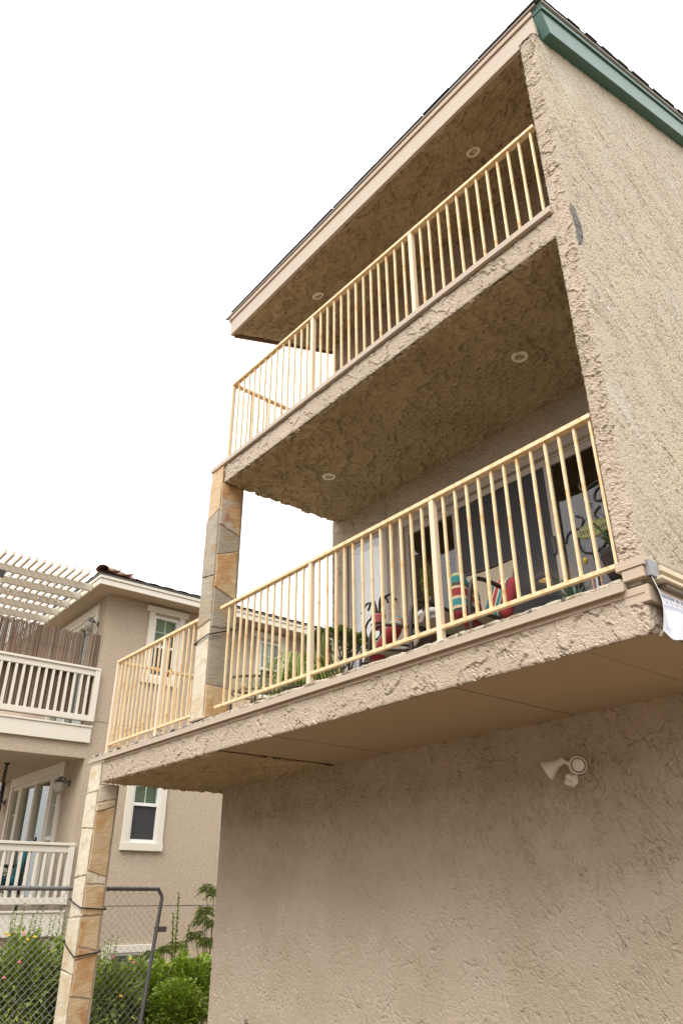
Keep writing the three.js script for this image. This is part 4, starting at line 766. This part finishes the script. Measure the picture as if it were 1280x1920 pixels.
{ // added house, out of view behind the camera: it closes off the low sky from the walls under the balconies
  const h = thing('added_blocker_house', 'added tan sided house out of view that blocks low sky from the balconies', 'house', [-4, 0, 7]), tan = std([0.34, 0.27, 0.2], 0.85);
  for (let k = 0; k < 23; k++) obj('siding_board', bx(-15, 15, k * 0.2 + 0.004, k * 0.2 + 0.196, -0.01 - (k % 2) * 0.004, 0.03, 0.006), tan, h);
  obj('wall', bx(-14.99, 14.99, 0, 4.6, 0.032, 6), tan, h);
  const s = new THREE.Shape([[-0.6, 4.5], [6.6, 4.5], [3, 6.0]].map((p) => new THREE.Vector2(...p)));
  obj('roof', new THREE.ExtrudeGeometry(s, { depth: 31, bevelEnabled: false }).rotateY(-Math.PI / 2).translate(15.5, 0, 0), std([0.09, 0.08, 0.075], 0.95), h);
  for (const x of [-11, -6, -1.5, 3, 8, 12]) { const w = part('window', h, [x, 1.4, -0.03]); obj('frame', [bx(-0.7, -0.62, 0, 1.3, -0.04, 0.02), bx(0.62, 0.7, 0, 1.3, -0.04, 0.02), bx(-0.62, 0.62, 1.22, 1.3, -0.039, 0.019), bx(-0.62, 0.62, 0, 0.08, -0.039, 0.019)], M.vinyl, w); obj('pane', bx(-0.62, 0.62, 0.08, 1.22, -0.02, -0.015), M.darkFrame, w); }
}
console.log('plants built');

// ================================================================ THINGS ON THE LOWER BALCONY
const DY = YD1 + 0.006;
const stripes = clothTex([[0.14, [0.27, 0.03, 0.035]], [0.2, [0.06, 0.05, 0.045]], [0.26, [0.62, 0.5, 0.33]], [0.4, [0.045, 0.25, 0.26]], [0.46, [0.62, 0.5, 0.33]], [0.62, [0.29, 0.035, 0.04]], [0.67, [0.6, 0.5, 0.33]], [0.74, [0.10, 0.07, 0.05]], [0.88, [0.035, 0.20, 0.22]], [0.93, [0.25, 0.30, 0.1]], [1.01, [0.62, 0.5, 0.33]]]);
const cushM = std([1, 1, 1], 0.9, { map: stripes });
const slingM = std([0.30, 0.25, 0.185], 0.9, { bumpMap: grainTex, bumpScale: 0.001 }), bronze = std([0.055, 0.04, 0.033], 0.45, { metalness: 0.4 });
function cushion(label, w, h, d, p, rot) {
  const g = new RoundedBoxGeometry(w, h, d, 5, Math.min(w, h, d) * 0.46), q = g.attributes.position, uv = g.attributes.uv;
  for (let i = 0; i < q.count; i++) { const x = q.getX(i) / w * 2, y = q.getY(i) / h * 2, e = 1 - 0.35 * (x * x * y * y); q.setZ(i, q.getZ(i) * e); uv.setXY(i, (y + 1) * 0.49 + 0.01, 0.5); }
  g.computeVertexNormals(); const m = obj('cushion', g, cushM); m.position.set(...p); m.rotation.set(...rot, 'YXZ'); tag(m, label, 'cushion', 'striped chair cushions'); return m;
}
function slingChair(label, x, z, turn) { // local: faces +z
  const c = thing('patio_chair', label, 'chair', [x, DY, z], turn, 'sling chairs on the balcony');
  obj('sling_back', gridGeo(6, 12, (u, v) => [[(u - 0.5) * 0.50, 0.42 + v * 0.55, -0.2 - v * 0.19 - 0.03 * Math.sin(v * 3.1) - 0.025 * Math.sin(u * 3.14)], [u, v], [1, 1, 1]]), new THREE.MeshStandardMaterial({ color: slingM.color, roughness: 0.9, side: THREE.DoubleSide, bumpMap: grainTex, bumpScale: 0.001 }), c);
  obj('sling_seat', gridGeo(6, 8, (u, v) => [[(u - 0.5) * 0.50, 0.42 - 0.02 * Math.sin(v * 3), -0.2 + v * 0.45], [u, v], [1, 1, 1]], true), new THREE.MeshStandardMaterial({ color: slingM.color, roughness: 0.9, side: THREE.DoubleSide }), c);
  for (const s of [-1, 1]) {
    obj('side_frame', tube([[s * 0.265, 0.40, 0.27], [s * 0.265, 0.42, -0.18], [s * 0.265, 0.7, -0.30], [s * 0.265, 0.985, -0.40]], 0.016, 24, 8), bronze, c);
    obj('armrest', tube([[s * 0.29, 0.0, 0.27], [s * 0.29, 0.42, 0.27], [s * 0.295, 0.60, 0.22], [s * 0.295, 0.645, 0.08], [s * 0.29, 0.63, -0.2], [s * 0.275, 0.62, -0.27]], 0.017, 30, 8), bronze, c);
    obj('leg', tube([[s * 0.27, 0.42, -0.17], [s * 0.28, 0.2, -0.26], [s * 0.28, 0, -0.33]], 0.015, 12, 8), bronze, c);
  }
  obj('top_bar', tube([[-0.265, 0.985, -0.40], [0, 0.99, -0.425], [0.265, 0.985, -0.40]], 0.014, 12, 8), bronze, c);
  return c;
}
slingChair('bronze sling chair with cushions in front of the dark insect screen', -3.55, -4.08, 0.03);
slingChair('low bronze sling chair between the pink pot and the white planter', -4.30, -4.02, -0.55).scale.setScalar(0.78);
cushion('plump striped cushion on the seat of the chair before the dark screen', 0.48, 0.36, 0.13, [-3.47, DY + 0.53, -4.04], [0.05, -1.15, 0.0]);
cushion('striped cushion tucked beside the armrest of the chair before the dark screen', 0.34, 0.30, 0.12, [-3.34, DY + 0.58, -4.29], [-0.25, -0.25, 1.35]);
cushion('striped cushion on the chair beside the white planter', 0.38, 0.34, 0.13, [-4.33, DY + 0.47, -4.02], [-0.55, -0.5, 0.9]);

{ // small side table with the white planter
  const t = thing('side_table', 'small dark round side table under the white planter', 'table', [-4.22, DY, -4.52]);
  obj('table_top', lathe([[0.001, 0.50], [0.2, 0.50], [0.21, 0.51], [0.21, 0.525], [0.2, 0.53], [0.001, 0.53]], 28), std([0.13, 0.09, 0.06], 0.6), t);
  for (let k = 0; k < 3; k++) { const a = k * 2.094 + 0.3; obj('leg', rod([Math.cos(a) * 0.19, 0, Math.sin(a) * 0.19], [Math.cos(a) * 0.14, 0.5, Math.sin(a) * 0.14], 0.012), bronze, t); }
}
{
  const p = thing('white_planter', 'white plastic planter with a spindly yellow-green plant on the side table', 'planter', [-4.24, DY + 0.53, -4.50]);
  obj('pot', lathe([[0.001, 0], [0.10, 0], [0.105, 0.01], [0.128, 0.20], [0.146, 0.205], [0.15, 0.225], [0.148, 0.25], [0.138, 0.25], [0.134, 0.22], [0.12, 0.2], [0.001, 0.2]], 32), std([0.56, 0.56, 0.56], 0.5), p);
  obj('soil', lathe([[0.001, 0.215], [0.13, 0.212]], 20), std([0.04, 0.03, 0.02], 1), p);
  const list = [], st = [], r = rng(21);
  for (let k = 0; k < 9; k++) { const a = r() * 6.28, x = Math.cos(a) * 0.06, z = Math.sin(a) * 0.06, t = 0.25 + r() * 0.27; st.push(rod([x * 0.6, 0.2, z * 0.6], [x - 0.05, 0.2 + t, z], 0.003, 4)); for (let i = 0; i < 26; i++) { const s = 0.3 + 0.7 * i / 26, b = i * 2.4; list.push([V(mix(x * 0.6, x - 0.05, s), 0.2 + t * s, mix(z * 0.6, z, s)), V(Math.cos(b), 1, Math.sin(b)), V(0, 1, 0.1), 0.06, 0.012, [[0.30, 0.28, 0.03], [0.18, 0.22, 0.03], [0.24, 0.20, 0.02]][i % 3], 0.1]); } }
  obj('stem', st, stemM, p); obj('leaves', leafGeo(list), M.leaf, p);
}
{ // scrolled iron plant stand with the pink pot
  const s = thing('plant_stand', 'black scrolled iron plant stand in front of the narrow window', 'plant stand', [-4.98, DY, -4.52]);
  const R = 0.011;
  obj('stand_pole', [tube([[0, 0, 0], [0.01, 0.4, 0], [-0.06, 0.62, 0.02], [0.02, 0.78, 0], [0, 0.98, 0]], R, 40, 6)], M.iron, s);
  for (const [a, q] of [[-1, 1], [-1, 0.6], [1, 1], [1, 0.55]]) obj('scroll', tube([[0, 0.92, 0], [a * 0.07 * q, 1.13 * (0.96 + 0.06 * (1 - q)), 0.02 * q], [a * 0.17 * q, 1.13, 0.0], [a * 0.25 * q, 1.07 - 0.02 * q, 0]], R, 22, 6), M.iron, s);
  obj('scroll', tube([[-0.02, 0.97, 0.02], [-0.12, 0.93, 0.03], [-0.15, 0.84, 0.04], [-0.1, 0.74, 0.04], [0.03, 0.72, 0.05], [0.08, 0.74, 0.06]], R, 30, 6), M.iron, s);
  obj('scroll', tube([[0.04, 0.73, 0.05], [0.08, 0.6, 0.05], [0.12, 0.46, 0.04], [0.16, 0.44, 0.04], [0.16, 0.56, 0.03], [0.1, 0.66, 0.02], [0.02, 0.64, 0]], R, 34, 6), M.iron, s);
  obj('scroll', tube([[0.0, 0.66, 0], [-0.1, 0.62, 0], [-0.2, 0.48, 0], [-0.26, 0.3, 0.02], [-0.28, 0.1, 0.02]], R * 1.4, 24, 6), M.iron, s);
  obj('pot_ring', at(new THREE.TorusGeometry(0.066, 0.007, 6, 20), 0.07, 0.84, 0.07, 0, Math.PI / 2), M.iron, s);
  for (let k = 0; k < 3; k++) { const a = k * 2.09 + 0.4; obj('foot', tube([[0, 0.16, 0], [Math.cos(a) * 0.12, 0.12, Math.sin(a) * 0.12], [Math.cos(a) * 0.18, 0.0, Math.sin(a) * 0.18]], R, 12, 6), M.iron, s); }
  const p = thing('pink_pot', 'pink plastic pot with a small succulent on the iron stand', 'flower pot', [-4.91, DY + 0.80, -4.45]);
  obj('pot', lathe([[0.001, 0], [0.052, 0], [0.062, 0.105], [0.07, 0.108], [0.072, 0.13], [0.064, 0.13], [0.06, 0.11], [0.001, 0.108]], 28), std([0.46, 0.10, 0.12], 0.5), p);
  const list = [], r = rng(33); for (let k = 0; k < 40; k++) { const a = r() * 6.28, u = 0.3 + r(); list.push([V(0.015 * Math.cos(a), 0.11 + 0.05 * r(), 0.015 * Math.sin(a)), V(Math.cos(a), u, Math.sin(a)), V(0, 1, 0), 0.05 + 0.05 * r(), 0.014, [[0.16, 0.17, 0.04], [0.22, 0.17, 0.05], [0.1, 0.13, 0.04]][k % 3], 0.2]); }
  obj('leaves', leafGeo(list), M.leaf, p);
}
{ // jade plant
  const j = thing('jade_plant', 'branching jade plant with round glossy leaves beside the corner of the rear wall', 'plant', [-5.27, DY, -4.28]), list = [], st = [], r = rng(14);
  obj('pot', lathe([[0.001, 0], [0.12, 0], [0.16, 0.24], [0.175, 0.25], [0.17, 0.27], [0.15, 0.26], [0.001, 0.24]], 24), std([0.08, 0.06, 0.05], 0.7), j);
  const grow = (p, d, L, rad, lv) => {
    const e = p.clone().addScaledVector(d, L); st.push(rod(p.toArray(), e.toArray(), rad, 6, rad * 0.75));
    if (lv <= 1) for (let k = 0; k < (lv ? 3 : 8); k++) { const a = k * 2.4, q = e.clone().addScaledVector(d, -L * 0.5 * r()); list.push([q, V(Math.cos(a), r() * 1.2 - 0.2, Math.sin(a)).addScaledVector(d, 0.6), V(0, 1, 0.2), 0.05 + 0.016 * r(), 0.04, [[0.10, 0.19, 0.03], [0.15, 0.26, 0.04], [0.20, 0.30, 0.06], [0.22, 0.23, 0.05]][Math.floor(r() * 4)], -0.05]); }
    if (lv > 0) for (let k = 0; k < 3; k++) grow(e, d.clone().add(V(r() - 0.5, r() * 0.5 - 0.12, r() - 0.5).multiplyScalar(1.5)).normalize(), L * 0.78, rad * 0.72, lv - 1);
  };
  for (let k = 0; k < 4; k++) grow(V(0, 0.22, 0), V((r() - 0.5) * 1.5, 0.85, (r() - 0.5) * 1.2).normalize(), 0.22, 0.014, 3);
  obj('branches', st, std([0.10, 0.08, 0.055], 0.85), j); obj('leaves', leafGeo(list), M.leaf, j);
}
function strapLeaf(P, w, cols, out) { // a long arching strap leaf with pale edges
  const cv = new THREE.CatmullRomCurve3(P.map((p) => V(...p))), n = 9, pos = [], col = [];
  const row = (t) => { const p = cv.getPoint(t), tn = cv.getTangent(t), s = V(tn.z, 0, -tn.x); if (s.length() < 0.05) s.set(1, 0, 0); s.normalize(); const k = w * Math.pow(Math.sin(Math.PI * Math.min(0.97, 0.12 + t * 0.88)), 0.6); return [-1, -0.35, 0.35, 1].map((q) => p.clone().addScaledVector(s, q * k).add(V(0, Math.abs(q) * k * 0.25, 0))); };
  for (let i = 0; i < n; i++) { const a = row(i / n), b = row((i + 1) / n); for (let q = 0; q < 3; q++) for (const v of [a[q], a[q + 1], b[q], b[q], a[q + 1], b[q + 1]]) { pos.push(v.x, v.y, v.z); col.push(...(q === 1 ? cols[0] : cols[1])); } }
  const g = new THREE.BufferGeometry(); g.setAttribute('position', new THREE.BufferAttribute(new Float32Array(pos), 3)); g.setAttribute('color', new THREE.BufferAttribute(new Float32Array(col), 3)); g.computeVertexNormals(); g.setAttribute('uv', new THREE.BufferAttribute(new Float32Array(pos.length / 3 * 2), 2)); out.push(g);
}
{
  const s = thing('spider_plant', 'arching spider plant with striped leaves spilling towards the railing', 'plant', [-5.18, DY, -3.74]), g = [], r = rng(19);
  obj('pot', lathe([[0.001, 0], [0.10, 0], [0.13, 0.16], [0.14, 0.17], [0.14, 0.19], [0.12, 0.18], [0.001, 0.17]], 24), std([0.10, 0.08, 0.06], 0.7), s);
  for (let k = 0; k < 130; k++) { const a = r() * 6.283, R = 0.25 + r() * 0.25, h = 0.10 + r() * 0.22; let zx = Math.sin(a) * R; if (zx > 0.27) zx = 0.27 + (zx - 0.27) * 0.2; const x = Math.cos(a) * R; strapLeaf([[x * 0.08, 0.17, zx * 0.08], [x * 0.45, 0.17 + h, zx * 0.45], [x * 0.85, 0.17 + h * 0.75, zx * 0.85], [x * 1.1, 0.10 + h * 0.2 * r(), zx * 1.05]], 0.0095, [[0.52, 0.52, 0.20], [0.24, 0.33, 0.04]], g); }
  obj('leaves', g, M.leaf, s);
  const q = thing('snake_plant', 'upright snake plant with sword leaves between spider plant and jade plant', 'plant', [-5.13, DY, -3.98]), h = [];
  obj('pot', lathe([[0.001, 0], [0.08, 0], [0.1, 0.15], [0.108, 0.16], [0.1, 0.17], [0.001, 0.15]], 20), std([0.16, 0.08, 0.05], 0.8), q);
  for (let k = 0; k < 9; k++) { const a = r() * 6.283, R = 0.02 + r() * 0.06, t = 0.45 + r() * 0.28; strapLeaf([[Math.cos(a) * 0.03, 0.14, Math.sin(a) * 0.03], [Math.cos(a) * R, 0.14 + t * 0.5, Math.sin(a) * R], [Math.cos(a) * R * 1.6, 0.14 + t, Math.sin(a) * R * 1.6]], 0.022, [[0.06, 0.11, 0.03], [0.28, 0.28, 0.06]], h); }
  obj('leaves', h, M.leaf, q);
}
{ // round glass table at the open end
  const t = thing('glass_table', 'round glass patio table with dark rim at the open end of the balcony', 'table', [-7.0, DY, -4.45]);
  obj('table_top', lathe([[0.001, 0.70], [0.38, 0.70], [0.38, 0.708], [0.001, 0.708]], 40), M.tint, t);
  obj('rim', new THREE.TorusGeometry(0.385, 0.016, 8, 56).rotateX(Math.PI / 2).translate(0, 0.703, 0), std([0.10, 0.07, 0.05], 0.5), t);
  obj('under_ring', new THREE.TorusGeometry(0.24, 0.012, 8, 40).rotateX(Math.PI / 2).translate(0, 0.60, 0), std([0.24, 0.16, 0.1], 0.6), t);
  for (let k = 0; k < 4; k++) { const a = k * 1.571 + 0.5; obj('leg', tube([[Math.cos(a) * 0.33, 0, Math.sin(a) * 0.33], [Math.cos(a) * 0.24, 0.4, Math.sin(a) * 0.24], [Math.cos(a) * 0.30, 0.69, Math.sin(a) * 0.30]], 0.013, 14, 6), bronze, t); }
}
{ // iron garden hook with the welcome plaque
  const h = thing('garden_hook', 'black curled iron garden hook stand beside the wing wall', 'hook stand', [-2.25, DY, -3.86]), R = 0.009;
  obj('pole', tube([[0, 0, 0], [0, 0.32, 0], [-0.01, 0.46, 0], [0, 0.56, 0]], R * 1.2, 20, 6), M.iron, h);
  for (const a of [-1, 1]) { obj('scroll', tube([[0, 0.46, 0], [a * 0.08, 0.5, 0], [a * 0.10, 0.59, 0], [a * 0.06, 0.67, 0], [a * 0.045, 0.72, 0], [a * 0.09, 0.755, 0]], R, 28, 6), M.iron, h); obj('scroll', tube([[a * 0.05, 0.63, -0.01], [a * 0.1, 0.67, -0.01], [a * 0.17, 0.66, -0.01], [a * 0.2, 0.6, -0.01]], R, 18, 6), M.iron, h); }
  obj('hook_arm', tube([[0.33, 0.0, -0.02], [0.32, 0.6, -0.02], [0.24, 0.9, -0.01], [0.10, 0.93, 0], [0.0, 0.90, 0], [-0.03, 0.96, 0], [0.03, 1.0, 0.0]], R, 50, 6), M.iron, h);
  obj('hook_arm', tube([[0.22, 0.86, 0], [0.10, 0.88, 0], [0.06, 0.82, 0], [0.10, 0.79, 0], [0.14, 0.84, 0]], R, 30, 6), M.iron, h);
  const cv = document.createElement('canvas'); cv.width = 512; cv.height = 256; const c = cv.getContext('2d');
  c.fillStyle = '#7d7c4e'; c.fillRect(0, 0, 512, 256); for (let i = 0; i < 900; i++) { const r = n3(i * 0.71, 3.3, 1) * 0.5 + 0.5, q = n3(i * 0.37, 8.1, 4) * 0.5 + 0.5; c.fillStyle = i % 2 ? 'rgba(60,60,34,0.25)' : 'rgba(160,158,110,0.25)'; c.fillRect(((i * 73) % 512), ((i * 151) % 256), 3 + r * 9, 1 + q * 3); }
  c.strokeStyle = '#33331e'; c.lineWidth = 7; c.beginPath(); c.ellipse(256, 128, 238, 110, 0, 0, 7); c.stroke();
  c.fillStyle = '#2b2a18'; c.font = 'italic bold 96px serif'; c.textAlign = 'center'; c.fillText('Welcome', 256, 166); c.beginPath(); c.ellipse(256, 62, 34, 16, 0, 0, 7); c.fill();
  const t = new THREE.CanvasTexture(cv); t.colorSpace = THREE.SRGBColorSpace;
  const s = thing('welcome_sign', 'oval olive plaque lettered Welcome hanging from the iron hook', 'sign', [-2.2, DY + 0.60, -3.82]);
  const e = new THREE.Shape(); e.absellipse(0, 0, 0.125, 0.052, 0, Math.PI * 2); const g = new THREE.ExtrudeGeometry(e, { depth: 0.006, bevelEnabled: true, bevelSize: 0.003, bevelThickness: 0.003, bevelSegments: 2, curveSegments: 40 });
  const p = g.attributes.position, uv = g.attributes.uv; for (let i = 0; i < p.count; i++) uv.setXY(i, p.getX(i) / 0.256 + 0.5, p.getY(i) / 0.11 + 0.5);
  obj('plaque', g, std([1, 1, 1], 0.7, { map: t }), s);
  obj('hanging_wire', [rod([-0.09, 0.035, 0], [0, 0.15, 0], 0.0016, 4), rod([0.09, 0.035, 0], [0, 0.15, 0], 0.0016, 4), rod([0, 0.15, 0], [0.0, 0.26, 0], 0.002, 4), at(new THREE.TorusGeometry(0.014, 0.002, 5, 14), 0, 0.164, 0)], M.iron, s);
}
{ // dark hanging planter by the wing wall
  const p = thing('dark_planter', 'dark basket planter with aloe leaves against the wing wall', 'planter', [-2.08, DY, -3.80]), g = [], r = rng(29);
  obj('stand', [rod([0, 0, 0], [0, 0.22, 0], 0.02), lathe([[0.001, 0], [0.1, 0], [0.09, 0.02], [0.001, 0.03]], 16)], M.iron, p);
  obj('pot', lathe([[0.001, 0.2], [0.055, 0.2], [0.075, 0.27], [0.088, 0.35], [0.094, 0.36], [0.095, 0.4], [0.082, 0.4], [0.078, 0.36], [0.001, 0.35]], 24), std([0.035, 0.028, 0.024], 0.85, { bumpMap: grainTex, bumpScale: 0.004 }), p);
  for (let k = 0; k < 16; k++) { const a = r() * 6.28, R = 0.05 + r() * 0.08, t = 0.1 + r() * 0.16; strapLeaf([[0, 0.36, 0], [Math.cos(a) * R * 0.6, 0.36 + t * 0.7, Math.sin(a) * R * 0.6], [Math.cos(a) * R * 1.2, 0.36 + t, Math.sin(a) * R * 1.2]], 0.010, [[0.07, 0.14, 0.06], [0.10, 0.18, 0.07]], g); }
  obj('leaves', g, M.leaf, p);
  const q = thing('aloe_plant', 'low spiky blue-green aloe by the railing under the welcome plaque', 'plant', [-2.26, DY, -3.56]), h = [];
  obj('pot', lathe([[0.001, 0], [0.045, 0], [0.055, 0.06], [0.05, 0.07], [0.001, 0.06]], 18), std([0.25, 0.12, 0.07], 0.8), q);
  for (let k = 0; k < 26; k++) { const a = r() * 6.28, R = 0.06 + r() * 0.09, t = 0.05 + r() * 0.11; strapLeaf([[0, 0.06, 0], [Math.cos(a) * R * 0.6, 0.06 + t * 0.7, Math.sin(a) * R * 0.6], [Math.cos(a) * R, 0.06 + t, Math.sin(a) * R]], 0.011, [[0.08, 0.16, 0.12], [0.11, 0.2, 0.14]], h); }
  obj('leaves', h, M.leaf, q);
  const c = thing('pinecone_chime', 'string of small yellow pine cone ornaments under the welcome plaque', 'ornament', [-2.28, DY + 0.36, -3.84]);
  const cone = lathe([[0.001, -0.03], [0.012, -0.02], [0.02, -0.004], [0.018, 0.008], [0.008, 0.02], [0.001, 0.022]], 7); cone.scale(0.85, 0.95, 0.85);
  for (const [x, y] of [[-0.035, 0.07], [0.045, 0.035], [0.17, 0.09]]) { obj('cone', cone, std([0.42, 0.32, 0.035], 0.7), c).position.set(x, y, 0); obj('cord', rod([x, y + 0.02, 0], [x * 0.8, 0.17, 0], 0.0014, 4), M.iron, c); }
  for (let k = 0; k < 3; k++) obj('tube_bell', rod([-0.01 + k * 0.03, -0.16, 0], [-0.01 + k * 0.03, -0.01 - k * 0.012, 0], 0.006), std(k === 1 ? [0.7, 0.7, 0.68] : [0.55, 0.3, 0.22], 0.35), c);
}
{ // warm ceiling lamp lit inside the room
  const l = thing('room_lamp', 'small lit amber ceiling lamp inside the room behind the insect screen', 'ceiling lamp', [-5.5, 5.349, -8.05]);
  obj('rim', lathe([[0.08, 0.0], [0.1, 0.0], [0.098, -0.02], [0.08, -0.02]], 28), M.lamp, l);
  obj('diffuser', lathe([[0.001, -0.021], [0.08, -0.018]], 28), new THREE.MeshStandardMaterial({ color: 0x000000, emissive: new THREE.Color(1, 0.5, 0.08), emissiveIntensity: 1.6 }), l);
  const p = new THREE.PointLight(new THREE.Color(1, 0.6, 0.25), 0.6); p.position.set(0, -0.06, 0); p.castShadow = true; l.add(p);
}
renderer.render(scene, camera);
